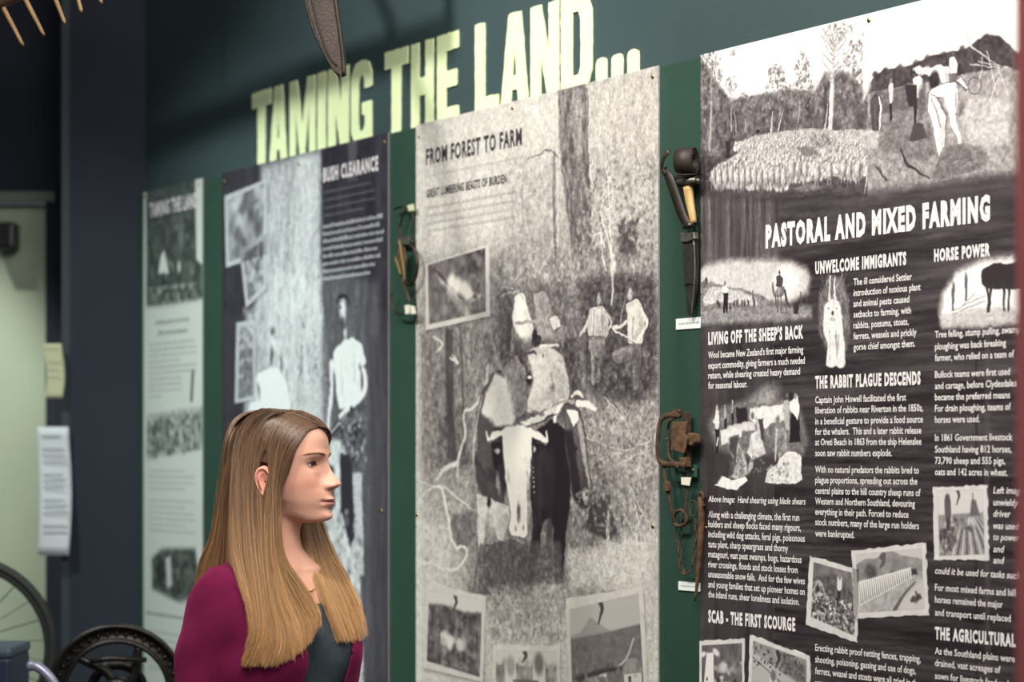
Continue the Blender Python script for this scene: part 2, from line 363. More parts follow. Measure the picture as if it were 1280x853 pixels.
    def photographic(s, warp=1.3, gain=1.35, grit=.05, mid=.5, soft=False):
        """wanders every edge a little, adds grain that is strongest in the mid tones, and steepens the tone curve"""
        k = s.res / 620.0; X, Y = np.meshgrid(np.arange(s.w), np.arange(s.h)); dx = s.noise(55, 55, 21, 3) * warp * 3.2 * k; dy = s.noise(55, 55, 33, 3) * warp * 3.2 * k
        xi, yi = np.clip(X + dx, 0, s.w - 1).astype(int), np.clip(Y + dy, 0, s.h - 1).astype(int); g = s.g[yi, xi]
        w_ = 4 * np.clip(g, 0, 1) * (1 - np.clip(g, 0, 1)) * np.clip((g - .24) * 5, .12, 1); g = g + w_ * (grit * 1.7 * s.noise(230, 230, 41, 3) + grit * 1.1 * s.noise(90, 90, 43, 3))
        s.g = (mid + (g - mid) * gain).astype(np.float32)
    def print_quad(s, q, inner, tone, paint, shade=.75, ragged=.012, edge=.0):
        """a mounted snapshot printed in the collage: q outer corners tl,tr,br,bl, inner the same for its picture"""
        s.o = (0, 0, 1); Q = np.array([s.c(p) for p in q]); ctr = Q.mean(0); R = []
        for i in range(4):
            a, b = Q[i], Q[(i + 1) % 4]; n = 16; nn = np.array([(b - a)[1], -(b - a)[0]]); nn = nn / (np.linalg.norm(nn) + 1e-9)
            for t in range(n): R.append(a + (b - a) * t / n + nn * s.rs.uniform(-1, 1) * ragged * s.res * .16)
        s.poly([(p[0] + 3, p[1] - 3) for p in R], .05, 5, .55 * shade, raw=True)
        s.poly(R, tone, 1.0, 1, raw=True, tex=(.05, 40, 40, 3))
        I = np.array([s.c(p) for p in inner]); 
        def at(a, b): return tuple((I[0] * (1 - a) + I[1] * a) * (1 - b) + (I[3] * (1 - a) + I[2] * a) * b)
        s.poly([at(0, 0), at(1, 0), at(1, 1), at(0, 1)], .5, 1.0, 1, raw=True)
        keep = s.g.copy(); paint(s, at, np.linalg.norm(I[1] - I[0]) / 100)
        m = Print.__new__(Print); m.__dict__.update(s.__dict__); m.g = np.zeros_like(s.g); m.poly([at(0, 0), at(1, 0), at(1, 1), at(0, 1)], 1, 1.0, 1, raw=True)
        s.g[:] = keep * (1 - m.g) + s.g * m.g
    def image(s, name, dark, light, mid=None):
        g = np.clip(s.g, 0, 1)[..., None]; g = np.clip(g + s.rs.normal(0, .012, g.shape), 0, 1)
        D, Lt = np.array(dark), np.array(light); C = D + (Lt - D) * g
        A = np.ones((s.h, s.w, 4), np.float32); A[..., :3] = C
        im = bpy.data.images.new(name, s.w, s.h); im.pixels.foreach_set(A.ravel()); im.update(); im.pack(); return im

def print_mat(name, img, rough=.42):
    m = bpy.data.materials.new(name); m.use_nodes = True; nt = m.node_tree; t = nt.nodes.new('ShaderNodeTexImage'); t.image = img; t.extension = 'EXTEND'
    b = nt.nodes['Principled BSDF']; b.inputs['Roughness'].default_value = rough; b.inputs['Specular IOR Level'].default_value = .45
    nt.links.new(t.outputs[0], b.inputs['Base Color']); return m

TXT_CACHE = {}
def glyph_mesh(s, bold, italic=False):
    k = (s, bold, italic)
    if k in TXT_CACHE: return TXT_CACHE[k]
    cu = bpy.data.curves.new('t', 'FONT'); cu.body = s; cu.size = 1.0; cu.offset = bold; cu.resolution_u = 2; cu.fill_mode = 'FRONT'; cu.space_character = 1.0 + (4.2 * bold if bold > .02 else 0)
    if italic: cu.shear = .22
    o = bpy.data.objects.new('t', cu); SC.collection.objects.link(o); dg = bpy.context.evaluated_depsgraph_get(); me = bpy.data.meshes.new_from_object(o.evaluated_get(dg))
    V = np.array([v.co[:2] for v in me.vertices]) if len(me.vertices) else np.zeros((0, 2)); Fc = [tuple(p.vertices) for p in me.polygons]
    bpy.data.objects.remove(o); bpy.data.curves.remove(cu); bpy.data.meshes.remove(me); TXT_CACHE[k] = (V, Fc); return V, Fc
CAPH = .729
def text_lines(name, lines, m, parent, origin_u, h, bold=.012, italic=False, out=.0007, rough=0.0, full=None):
    """lines: (words, left px, baseline px, right px). each line is set level on the wall, scaled to its width"""
    V_, F_ = [], []; n = 0; rn = np.random.RandomState(5)
    for ln in lines:
        s, x0, y, x1 = ln[:4]; V, Fc = glyph_mesh(s, bold, italic)
        if not len(V): continue
        u0, u1, v = wall_u(x0), wall_u(x1), wall_v(x0, y); hh = h / (F_PX / (Z0 - u0 * CT))
        w = V[:, 0].max() - V[:, 0].min(); X = u0 + (V[:, 0] - V[:, 0].min()) / w * (u1 - u0); Zv = v + V[:, 1] / CAPH * hh
        if rough: X = X + rn.normal(0, rough, X.shape); Zv = Zv + rn.normal(0, rough, X.shape)
        V_ += [(x - origin_u, -out, z) for x, z in zip(X, Zv)]; F_ += [tuple(i + n for i in f) for f in Fc]; n += len(V)
    return from_data(name, V_, F_, m, parent)
# ================================================================ the four posters
PT, PB, THK = 2.400, 0.24, .004
M_edge = mat('grey_panel_edge', (.55, .55, .56), .5)
M_brass = mat('brass_screw', (.72, .60, .38), .3, 1.0)
def poster(name_lbl, a, b, pr, imgname, dark, light, screws, rough=.42, out=.0185, b_u=None):
    u0 = wall_u(a); u1 = b_u if b_u else wall_u(b)
    im = pr.image(imgname, dark, light); M = print_mat(imgname, im, rough); t = empty('poster_panel', wp(u0, 0, out), ROTW)
    w = u1 - u0; me = bpy.data.meshes.new('panel_sheet'); v = []
    for y in (-THK, 0): v += [(0, y, PB), (w, y, PB), (w, y, PT), (0, y, PT)]
    me.from_pydata(v, [], [(0, 1, 2, 3), (7, 6, 5, 4), (0, 4, 5, 1), (1, 5, 6, 2), (2, 6, 7, 3), (3, 7, 4, 0)])
    uv = me.uv_layers.new(name='uv')
    for l in me.loops:
        c = me.vertices[l.vertex_index].co; uv.data[l.index].uv = ((c.x + u0 - pr.u0) / (pr.u1 - pr.u0), (c.z - pr.v0) / (pr.v1 - pr.v0))
    me.materials.append(M); me.materials.append(M_edge)
    for i, p in enumerate(me.polygons): p.material_index = 0 if i == 0 else 1
    link('panel_sheet', me, None, t); tag(t, name_lbl, 'poster', 'posters on the green board')
    for x, y in screws:
        bm = bmesh.new(); bmesh.ops.create_uvsphere(bm, u_segments=14, v_segments=8, radius=.0052)
        for vv in bm.verts: vv.co = Vector((vv.co.x, vv.co.z * .55, vv.co.y))
        o = from_bm('screw', bm, M_brass, t, True); o.location = (wall_u(x) - u0, -THK, wall_v(x, y))
    return t, u0, M
def snapshot(t, u0, pr, M, q, label=None):
    """a mounted snapshot of the collage as its own thin piece, showing its own patch of the print"""
    P = [(wall_u(x) - u0, wall_v(x, y)) for x, y in q]; me = bpy.data.meshes.new('snapshot'); n = 4
    me.from_pydata([(x, -THK - .0009, z) for x, z in P] + [(x, -THK, z) for x, z in P], [], [(3, 2, 1, 0), (0, 1, 5, 4), (1, 2, 6, 5), (2, 3, 7, 6), (3, 0, 4, 7)])
    uv = me.uv_layers.new(name='uv')
    for l in me.loops:
        c = me.vertices[l.vertex_index].co; uv.data[l.index].uv = ((c.x + u0 - pr.u0) / (pr.u1 - pr.u0), (c.z - pr.v0) / (pr.v1 - pr.v0))
    me.materials.append(M); o = link('snapshot', me, None, t)
    if label: o['label'] = label
    return o

# ---- inset pictures
def pic_landscape(p, at, k, sky=.8, hill=.45, ground=.4, y=.4, seed=0):
    p.poly([at(-.1, -.1), at(1.1, -.1), at(1.1, y), at(-.1, y)], sky, 3 * k, raw=True)
    p.poly([at(-.1, y + .02), at(.2, y - .05), at(.5, y + .03), at(.8, y - .04), at(1.1, y), at(1.1, 1.1), at(-.1, 1.1)], hill, 2, raw=True, tex=(.12, 60, 90, seed))
    p.poly([at(-.1, y + .25), at(1.1, y + .2), at(1.1, 1.1), at(-.1, 1.1)], ground, 6 * k, raw=True, tex=(.22, 90, 90, seed + 1))
def rdabs(p, at, k, n, box, r, tones, alpha=.8, flat=.7):
    for _ in range(n):
        a = at(p.rs.uniform(box[0], box[1]), p.rs.uniform(box[2], box[3])); q = p.rs.uniform(*r) * k; p.dab(a, q, q * flat, p.rs.uniform(*tones), p.rs.uniform(0, 180), .4, alpha, raw=True)
def rfig(p, at, k, x, y, h, shirt=.8, legs=.15, head=.6):
    p.line([at(x, y), at(x, y - h * .5)], [5 * k * h * 3, 7 * k * h * 3], legs, 1, raw=True, curve=False)
    p.line([at(x, y - h * .48), at(x, y - h * .82)], 9 * k * h * 3, shirt, 1, raw=True, curve=False); p.dab(at(x, y - h * .93), 3.4 * k * h * 3, 4.4 * k * h * 3, head, raw=True)
def stain(p, at, k, x=.45, y=.1):
    p.line([at(x, y - .06), at(x + .03, y + .02), at(x, y + .09), at(x - .03, y + .16)], [6 * k, 5 * k, 3 * k, 2 * k], .1, 1, .85, raw=True)

# ======== poster 4: pastoral and mixed farming
u4a, u4b = wall_u(887), wall_u(1352)
p = Print(u4a, u4b, PB, PT, 860, .20, 4)
gx = p.noise(4, 46, 1, 5); gv = p.noise(40, 2.5, 2, 4); xs = int((wall_u(978) - u4a) * p.res)
grain = .16 + .13 * gx + .10 * p.noise(9, 170, 8, 3); grain[:, :xs] = .185 + .11 * gv[:, :xs] + .04 * gx[:, :xs]
p.g[:] = grain
for _ in range(70):                                     # cracks along the boards
    y = p.rs.uniform(0, p.h); x = p.rs.uniform(xs, p.w); L = p.rs.uniform(60, 260)
    p.line([(x, y), (x + L * .3, y + p.rs.uniform(-5, 5)), (x + L * .7, y + p.rs.uniform(-6, 6)), (x + L, y + p.rs.uniform(-8, 8))], [.4, 1.8, .4], .05, .8, .7, raw=True)
for _ in range(26):
    x = p.rs.uniform(0, xs); y = p.rs.uniform(0, p.h); p.line([(x, y), (x + p.rs.uniform(-3, 3), y + p.rs.uniform(60, 300))], [.5, 2, .5], p.rs.choice([.06, .3]), 1, .5, raw=True, curve=False)
p.view(0, 0, 1)
p.line([(978, 250), (978, 853)], 1.6, .34, 1, .5); p.line([(1232, 390), (1232, 900)], 3, .05, 2, .8); p.line([(1246, 390), (1246, 900)], 9, .27, 2, .5)
for sy in (472, 655, 700): p.line([(985, sy), (1060, sy - 3), (1170, sy + 4)], [1, 2.4, 1], .06, 1, .6)
# the wide picture on top, left half: flock and gum trees
p.poly([(860, 20), (1300, -90), (1300, 246), (1130, 250), (980, 258), (860, 252)], .90, 6, tex=(.02, 6, 6, 2))
p.view(885, 20, 3.556)
p.poly([(-30, 130), (60, 280), (140, 380), (250, 360), (330, 350), (400, 330), (520, 340), (560, 260), (640, 250), (700, 300), (780, 380), (780, 560), (-30, 660)], .33, 14, tex=(.22, 45, 45, 5))
for cx, cy, rx, ry, n in ((50, 190, 50, 40, 60), (60, 270, 45, 60, 80), (30, 340, 40, 90, 100), (140, 310, 30, 35, 30), (345, 270, 38, 50, 90), (350, 350, 60, 70, 120), (460, 250, 34, 60, 80), (455, 350, 60, 70, 120), (510, 340, 50, 50, 70),
                          (600, 85, 55, 45, 70), (690, 190, 50, 90, 150), (640, 300, 60, 90, 140), (720, 320, 50, 90, 130), (200, 400, 50, 50, 90), (240, 400, 30, 40, 50), (290, 400, 30, 50, 60), (150, 170, 14, 22, 14), (455, 175, 22, 25, 12), (650, 70, 30, 30, 30), (740, 130, 25, 60, 50)):
    for _ in range(n):
        a, r = p.rs.uniform(0, 2 * math.pi), math.sqrt(p.rs.rand()); q = p.rs.uniform(3, 10)
        p.dab((cx + rx * r * math.cos(a), cy + ry * r * math.sin(a)), q, q * .7, p.rs.choice([.18, .30, .38, .5, .62]), p.rs.uniform(0, 180), .5, .55)
p.tf = 1.9; p.dabs([(600, 250), (780, 250), (780, 500), (600, 500)], 240, (4, 12), (.18, .5), .5)
p.dabs([(0, 430), (560, 420), (560, 520), (0, 620)], 420, (4, 13), (.14, .42), .55)
p.strokes([(0, 380), (560, 380), (560, 520), (0, 600)], 60, (30, 120), (84, 96), 2.2, (.5, .75), .5)
def tree(x0, y0, x1, y1, w, tone, br=6, tw=1):
    p.line([(x0, y0), ((x0 + x1) / 2 + 2, (y0 + y1) / 2), (x1, y1)], [w, w * .8, w * .55], tone, 1.5); p.line([(x0 + w * .3, y0), (x1 + w * .15, y1)], w * .22, tone - .3, 1.2, .6)
    for i in range(br):
        t = .55 + .45 * i / br; bx, by = x0 + (x1 - x0) * t, y0 + (y1 - y0) * t; s_ = 1 if i % 2 else -1; L = (y0 - y1) * .26 * p.rs.uniform(.6, 1.1)
        p.line([(bx, by), (bx + s_ * L * .35, by - L * .4), (bx + s_ * L * .5, by - L)], [w * .35, w * .2, .8], tone - .18, 1, .9)
tree(48, 600, 55, 200, 17, .62, 7); tree(142, 520, 140, 320, 7, .6, 3); tree(162, 520, 156, 430, 8, .65, 0); tree(320, 530, 326, 432, 12, .72, 0); tree(350, 520, 372, 425, 6, .8, 2); tree(205, 520, 205, 440, 8, .6, 0)
tree(582, 525, 598, 120, 34, .78, 9); tree(556, 520, 572, 400, 10, .74, 0); tree(440, 480, 445, 405, 6, .7, 2); tree(470, 300, 480, 190, 4, .35, 5); tree(345, 330, 350, 240, 4, .35, 5); tree(150, 390, 140, 285, 3, .4, 5)
for a in ((590, 130, 545, 50), (595, 130, 575, 40), (600, 130, 610, 35), (605, 140, 640, 60), (610, 160, 665, 80), (590, 150, 540, 90)):
    p.line([(a[0], a[1]), ((a[0] + a[2]) / 2 + 6, (a[1] + a[3]) / 2 + 8), (a[2], a[3])], [9, 6, 2], .5, 1.2, .9)
p.dabs([(530, 30), (670, 30), (660, 120), (540, 120)], 60, (4, 10), (.5, .75), .4)
p.poly([(-30, 560), (60, 640), (200, 600), (300, 560), (560, 530), (800, 540), (800, 900), (-30, 900)], .24, 10, tex=(.13, 60, 90, 9))
flock = [(50, 740), (48, 700), (100, 660), (180, 610), (150, 600), (160, 570), (260, 540), (380, 520), (470, 508), (580, 512), (770, 515), (775, 700), (700, 740), (600, 720), (480, 740), (400, 745), (390, 780), (200, 770), (90, 780)]
p.poly(flock, .66, 5, tex=(.12, 120, 90, 4)); 
for q_ in sorted(p.inside(flock, 900), key=lambda q_: q_[1]):
    r_ = 3.5 + 6.5 * max(0, (q_[1] - 520)) / 220; p.dab((q_[0] + r_ * .5, q_[1] + r_ * .6), r_ * 1.1, r_ * 1.2, .28, 0, .5, .55); p.dab(q_, r_, r_ * 1.15, p.rs.uniform(.6, .96), 0, .4, .85)
p.poly([(490, 540), (560, 530), (590, 570), (560, 590), (500, 580)], .35, 6, .7); p.poly([(430, 590), (500, 590), (540, 625), (470, 635)], .35, 6, .7); p.dabs([(490, 535), (590, 535), (590, 585), (490, 585)], 40, (4, 8), (.5, .85), .7)
for i, x in enumerate(list(range(62, 400, 26)) + [410, 440, 470, 522, 578, 640, 668, 705]):
    y = 722 + 8 * math.sin(i * 1.7) - (30 if x > 400 else 0) + (10 if x in (522, 578) else 0)
    p.dab((x + 2, y + 4), 21, 42, .22, 0, .4, .75)
    p.line([(x - 6, y + 32), (x - 6, y + 62)], 3.4, .72, .8); p.line([(x + 7, y + 32), (x + 7, y + 62)], 3.4, .66, .8); p.dab((x, y), 17, 36, .62, 0, .3, 1, (.12, 160, 160, i)); p.dab((x - 5, y - 10), 9, 20, .88, 0, .6, .8); p.dab((x + 3, y - 34), 6, 9, .8)
    p.dab((x + 12, y + 12), 4, 22, .3, 0, .6, .6)
p.dabs([(60, 790), (740, 790), (740, 850), (60, 850)], 160, (3, 9), (.2, .5), .4, .5); p.poly([(400, 770), (500, 752), (560, 770), (470, 790)], .55, 8, .6); p.line([(735, 690), (745, 740), (720, 850)], [4, 10, 6], .8, 2, .8)
p.poly([(118, 565), (135, 565), (134, 640), (118, 640)], .12, 3); p.dab((262, 522), 16, 10, .12)
# right half: haymaking
p.view(1080, 40, 3.877)
p.poly([(75, -260), (800, -260), (800, 100), (75, 330)], .955, 6)
p.poly([(60, 260), (140, 190), (200, 185), (280, 165), (370, 125), (480, 105), (560, 80), (640, 20), (700, 30), (800, 120), (800, 330), (60, 330)], .20, 5, tex=(.12, 70, 70, 3))
for x, y, r in ((100, 215, 22), (150, 195, 22), (215, 185, 25), (300, 165, 25), (350, 140, 22), (430, 120, 22), (520, 95, 24), (640, 40, 30), (680, 60, 40), (600, 55, 12)): p.dab((x, y), r, r * .8, .16, 0, .4, .9, (.1, 90, 90, 7))
p.poly([(60, 310), (150, 285), (260, 262), (420, 245), (560, 205), (740, 175), (800, 200), (800, 800), (60, 800)], .55, 5, tex=(.12, 60, 60, 6))
p.poly([(80, 300), (260, 265), (340, 300), (350, 390), (120, 400), (70, 350)], .34, 10, .9, (.12, 60, 100, 3))
p.poly([(500, 370), (560, 320), (640, 330), (660, 350), (500, 420)], .45, 6, .8, (.1, 100, 60, 3)); p.poly([(560, 320), (750, 330), (750, 560), (560, 560), (510, 430)], .72, 16, .9, (.12, 70, 90, 3))
p.poly([(60, 420), (350, 380), (390, 600), (330, 640), (60, 560)], .40, 12, .8, (.15, 60, 90, 5)); p.poly([(60, 480), (120, 490), (110, 570), (60, 570)], .75, 10, .8)
p.strokes([(80, 540), (740, 540), (740, 760), (80, 760)], 520, (8, 26), (20, 160), 2.2, (.25, .85), .5); p.strokes([(520, 340), (740, 340), (740, 560), (520, 560)], 200, (6, 16), (30, 150), 1.8, (.5, .9), .5)
p.strokes([(80, 390), (360, 390), (380, 560), (80, 560)], 240, (6, 18), (30, 150), 2, (.15, .65), .5)
p.line([(220, 580), (250, 640), (300, 680), (360, 715)], [10, 18, 12, 6], .12, 3, .9); p.line([(100, 650), (150, 720)], [6, 16], .15, 3, .8)
for x, y, hh in ((176, 436, 210), (292, 450, 240)):
    p.line([(x, y), (x, y - hh * .45)], [14, 22], .10, 1.5, curve=False); p.line([(x, y - hh * .45), (x, y - hh * .8)], [26, 34], .75, 2, curve=False); p.dab((x, y - hh * .9), 9, 13, .5); p.line([(x - 10, y - hh * .98), (x + 10, y - hh * .98)], 6, .25)
p.fig([(280, 235), (310, 215), (330, 240), (315, 330), (298, 330)], .85, 2); p.fig([(245, 270), (300, 265), (300, 370), (260, 370)], .13, 4); p.dab((318, 200), 12, 10, .25)
p.fig([(75, 340), (100, 315), (125, 330), (118, 480), (85, 490)], .25, 4, tex=(.1, 90, 90, 2)); p.line([(118, 325), (126, 380), (118, 480)], [8, 14, 8], .88, 2); p.dab((330, 320), 28, 70, .33, 0, .4, .9, (.1, 90, 90, 2))
p.poly([(285, 182), (310, 172), (345, 190), (385, 182), (420, 166), (462, 182), (464, 250), (430, 262), (400, 235), (350, 218), (300, 205)], .86, 3, tex=(.08, 90, 90, 1)); p.dab((388, 250), 34, 48, .12, 0, .25, 1, (.07, 90, 90, 4)); p.line([(364, 222), (388, 204), (412, 222)], 4, .5, 2, .8); p.dab((335, 198), 36, 16, .75, 10); p.dab((290, 188), 12, 8, .7); p.dab((445, 220), 12, 40, .65, 5)
p.fig([(462, 140), (485, 130), (500, 160), (495, 215), (460, 215)], .90, 2); p.dab((480, 118), 11, 11, .3); p.fig([(455, 215), (495, 210), (495, 255), (460, 260)], .35, 3)
p.fig([(290, 450), (325, 455), (345, 520), (270, 535)], .22, 8)
p.fig([(355, 315), (400, 275), (470, 255), (495, 270), (500, 330), (490, 400), (455, 405), (450, 330), (400, 330)], .93, 2.5, curve=True)          # the stooping man
p.fig([(360, 310), (400, 330), (440, 420), (435, 560), (405, 615), (395, 560), (375, 440), (355, 390)], .84, 3, tex=(.08, 60, 30, 4)); p.line([(370, 330), (395, 400), (415, 470)], [4, 10, 6], .35, 2, .8); p.line([(395, 330), (440, 400), (445, 480)], [6, 10, 3], .3, 2, .8)
p.line([(450, 330), (475, 430), (512, 545)], [44, 38, 18], .93, 2); p.line([(488, 310), (494, 415)], 8, .45, 2, .8); p.dab((500, 268), 17, 18, .5); p.fig([(488, 245), (515, 228), (548, 285), (535, 285), (505, 262)], .85, 2); p.line([(495, 250), (540, 290)], 4, .2, 1)
for r, tn in ((40, .2), (36, .5)):
    pts = [(582 + 34 * math.cos(a) * r / 40, 268 + 42 * math.sin(a) * r / 40) for a in np.linspace(0, 2 * math.pi, 18)]; p.line(pts, 5 if tn < .3 else 2, tn, 1)
for a in ((540, 5, 585, 200), (560, 75, 680, 160), (640, 100, 690, 310), (560, 165, 700, 180), (620, 130, 600, 300), (690, 170, 740, 310), (700, 200, 640, 260), (700, 230, 660, 330), (560, 80, 640, 130), (600, 150, 740, 180)): p.line([(a[0], a[1]), (a[2], a[3])], 5, p.rs.choice([.85, .75, .3]), 1.2, .9, curve=False)
hay = [(370, 710), (400, 640), (450, 570), (520, 548), (600, 575), (650, 620), (600, 670), (500, 700), (430, 720)]
p.poly(hay, .42, 5, curve=True, tex=(.1, 60, 60, 4))
for _ in range(120):
    a = p.rs.uniform(0, 1); x0, y0 = 400 + 160 * a + p.rs.uniform(-20, 20), 600 + 70 * p.rs.rand(); L = p.rs.uniform(30, 100); p.line([(x0, y0), (x0 + L * .6, y0 - L * .25), (x0 + L, y0 + p.rs.uniform(-10, 25))], 2, p.rs.choice([.2, .3, .6, .75]), .8, .6)
p.view(0, 0, 1)
p.poly([(1090, 20), (1101, 18), (1101, 110), (1090, 130)], .95, 3, .7)
fade = [(870, 236), (950, 246), (1100, 242), (1290, 216), (1290, 262), (870, 275)]; p.poly(fade, .17, 9, .9, (.08, 6, 60, 1))
p.poly([(870, 246), (985, 252), (985, 330), (870, 330)], .30, 8, .75, (.2, 60, 4, 7))
xe = int((wall_u(1284) - u4a) * p.res); ye = int((wall_v(1284, 225) - PB) * p.res); nn_ = p.w - xe; p.g[ye:, xe:] = p.g[ye:, xe - nn_:xe][:, ::-1]
# droving vignette
p.view(885, 320, 8.828)
p.poly([(-20, 190), (80, 110), (300, 60), (700, 50), (1000, 70), (1180, 140), (1230, 250), (1200, 420), (1000, 520), (-20, 560)], .78, 60, tex=(.03, 30, 8, 3)); p.dab((980, 290), 190, 150, .97, 0, .6, .8)
p.poly([(-10, 560), (300, 560), (650, 540), (820, 545), (1100, 560), (1240, 570), (1240, 700), (1000, 730), (700, 740), (300, 760), (-10, 770)], .52, 40, tex=(.1, 40, 90, 3))
p.poly([(-20, 290), (120, 300), (250, 330), (450, 370), (700, 450), (830, 540), (600, 560), (-20, 620)], .48, 10, tex=(.12, 90, 90, 3)); p.dab((80, 280), 28, 34, .15); p.dab((60, 320), 50, 40, .35, 0, .5, .8)
fl = [(40, 500), (110, 360), (200, 345), (330, 370), (500, 430), (620, 460), (650, 560), (400, 540), (200, 520), (60, 560)]
p.poly(fl, .78, 12, .9, (.1, 120, 120, 1)); p.dabs(fl, 240, (7, 16), (.55, .98), .7); p.dabs(fl, 70, (5, 10), (.3, .5), .6)
for x, y in ((200, 530), (220, 560), (270, 560), (345, 580), (390, 540), (420, 530), (470, 540), (500, 540), (540, 530), (610, 530)): p.dab((x, y), 16, 34, .12, 0, .5, .9)
p.poly([(265, 420), (318, 420), (315, 640), (295, 640), (290, 560), (280, 640), (262, 640)], .08, 6); p.poly([(258, 350), (300, 335), (320, 370), (316, 425), (262, 425)], .95, 5); p.dab((283, 310), 11, 24, .15)
p.line([(598, 395), (602, 480), (600, 560)], [14, 30, 12], .3, 4); p.line([(660, 440), (655, 540), (655, 600)], [14, 28, 8], .55, 4)
p.poly([(860, 240), (890, 215), (925, 250), (922, 345), (885, 360), (855, 340)], .22, 5); p.dab((889, 190), 13, 26, .2); p.line([(872, 190), (906, 190)], 6, .15)
p.poly([(848, 400), (880, 350), (935, 345), (945, 400), (930, 460), (895, 470), (850, 470), (835, 440)], .40, 7, tex=(.1, 60, 60, 4)); p.line([(835, 440), (825, 380), (815, 310)], [40, 34, 20], .35, 4); p.line([(815, 330), (815, 420)], [22, 10], .4, 3)
p.dab((885, 400), 35, 36, .62, 30, .5, .7)
for x0, x1 in ((845, 862), (868, 868), (905, 900), (960, 965)): p.line([(x0, 450), (x0, 540), (x1, 630)], [20, 12, 10], .22, 3)
p.line([(945, 400), (970, 490), (1005, 580)], [30, 34, 14], .2, 4); p.poly([(1040, 530), (1100, 540), (1092, 650), (1050, 650)], .14, 8); p.line([(900, 640), (1000, 645)], 10, .2, 4, .8)
p.line([(1130, 400), (1125, 560)], [8, 26], .3, 3); p.line([(1140, 450), (1200, 470), (1180, 530), (1130, 560)], 6, .35, 3); p.line([(1120, 600), (1200, 590)], 6, .4, 3)
# shearing vignette
p.view(885, 470, 5.69)
p.poly([(60, 350), (120, 250), (300, 180), (520, 120), (640, 200), (720, 250), (780, 450), (740, 560), (500, 560), (300, 590), (120, 520)], .42, 40, .95, (.12, 60, 60, 3))
p.dab((470, 150), 130, 60, .62, 20, .7, .9, (.1, 40, 40, 4)); p.line([(330, 210), (600, 215)], 10, .3, 4, .7)
p.poly([(360, 240), (480, 220), (620, 210), (610, 340), (520, 340), (480, 390), (400, 340), (360, 310)], .90, 8, tex=(.08, 60, 60, 1)); p.poly([(410, 310), (455, 310), (460, 480), (420, 470)], .22, 6); p.dab((560, 320), 26, 36, .4, 0, .5)
for x, y, hh, tn in ((128, 540, 335, .85), (187, 400, 190, .6), (238, 350, 175, .55)):
    p.line([(x, y), (x, y - hh * .55)], [hh * .1, hh * .14], .08, 4, curve=False); p.line([(x - 2, y - hh * .52), (x, y - hh * .84)], [hh * .15, hh * .11], tn, 4, curve=False); p.dab((x, y - hh * .93), hh * .035, hh * .055, .7)
p.poly([(262, 230), (340, 220), (345, 350), (270, 380)], .10, 10); p.dab((290, 218), 14, 14, .4); p.poly([(95, 330), (115, 290), (145, 340), (110, 350)], .85, 5); p.line([(130, 450), (125, 500)], 16, .85, 4)
p.poly([(150, 400), (260, 350), (330, 330), (400, 330), (400, 390), (300, 400), (200, 480), (160, 500)], .88, 10, .9, (.1, 60, 60, 4))
p.poly([(205, 420), (240, 390), (285, 400), (300, 520), (335, 600), (345, 700), (300, 740), (215, 730), (225, 600), (205, 500)], .55, 8, tex=(.25, 60, 60, 5)); p.poly([(190, 430), (250, 380), (300, 390), (300, 440), (230, 460)], .88, 8); p.poly([(215, 440), (280, 430), (265, 570), (250, 700), (215, 720)], .18, 9, .85)
p.poly([(110, 780), (160, 715), (230, 745), (330, 720), (345, 745), (270, 815), (200, 805)], .93, 4, tex=(.08, 60, 60, 2)); p.line([(165, 720), (120, 770)], 8, .25, 3, .8); p.dab((365, 650), 24, 44, .75, -30); p.strokes([(230, 560), (360, 560), (370, 720), (230, 720)], 60, (15, 50), (60, 130), 7, (.2, .95), .6)
p.poly([(370, 420), (410, 390), (450, 470), (470, 560), (380, 600), (340, 560)], .80, 8, tex=(.15, 60, 60, 3)); p.dab((380, 285), 20, 24, .45); p.poly([(400, 290), (420, 300), (440, 440), (420, 460)], .75, 6)
p.poly([(655, 260), (710, 250), (720, 470), (640, 480)], .08, 8); p.poly([(640, 190), (700, 150), (715, 250), (700, 325), (640, 240)], .93, 6); p.dab((683, 152), 16, 20, .55); p.poly([(605, 180), (640, 170), (640, 260), (645, 380), (620, 385), (600, 260)], .70, 8); p.dab((625, 145), 15, 17, .4); p.dab((655, 140), 18, 22, .1)
p.poly([(535, 370), (580, 345), (620, 380), (625, 500), (640, 580), (570, 600), (545, 520)], .50, 8, tex=(.18, 60, 60, 6)); p.dab((600, 345), 20, 24, .4); p.line([(555, 400), (548, 500), (545, 600)], [30, 22, 14], .75, 5)
p.poly([(470, 760), (490, 680), (540, 640), (600, 560), (660, 545), (720, 570), (728, 680), (725, 750), (600, 775), (540, 770)], .88, 5, curve=True, tex=(.12, 70, 70, 2)); p.dabs([(480, 640), (640, 620), (640, 760), (480, 750)], 90, (5, 14), (.25, .95), .6); p.dabs([(380, 580), (470, 580), (470, 700), (380, 700)], 30, (5, 12), (.2, .6), .6)
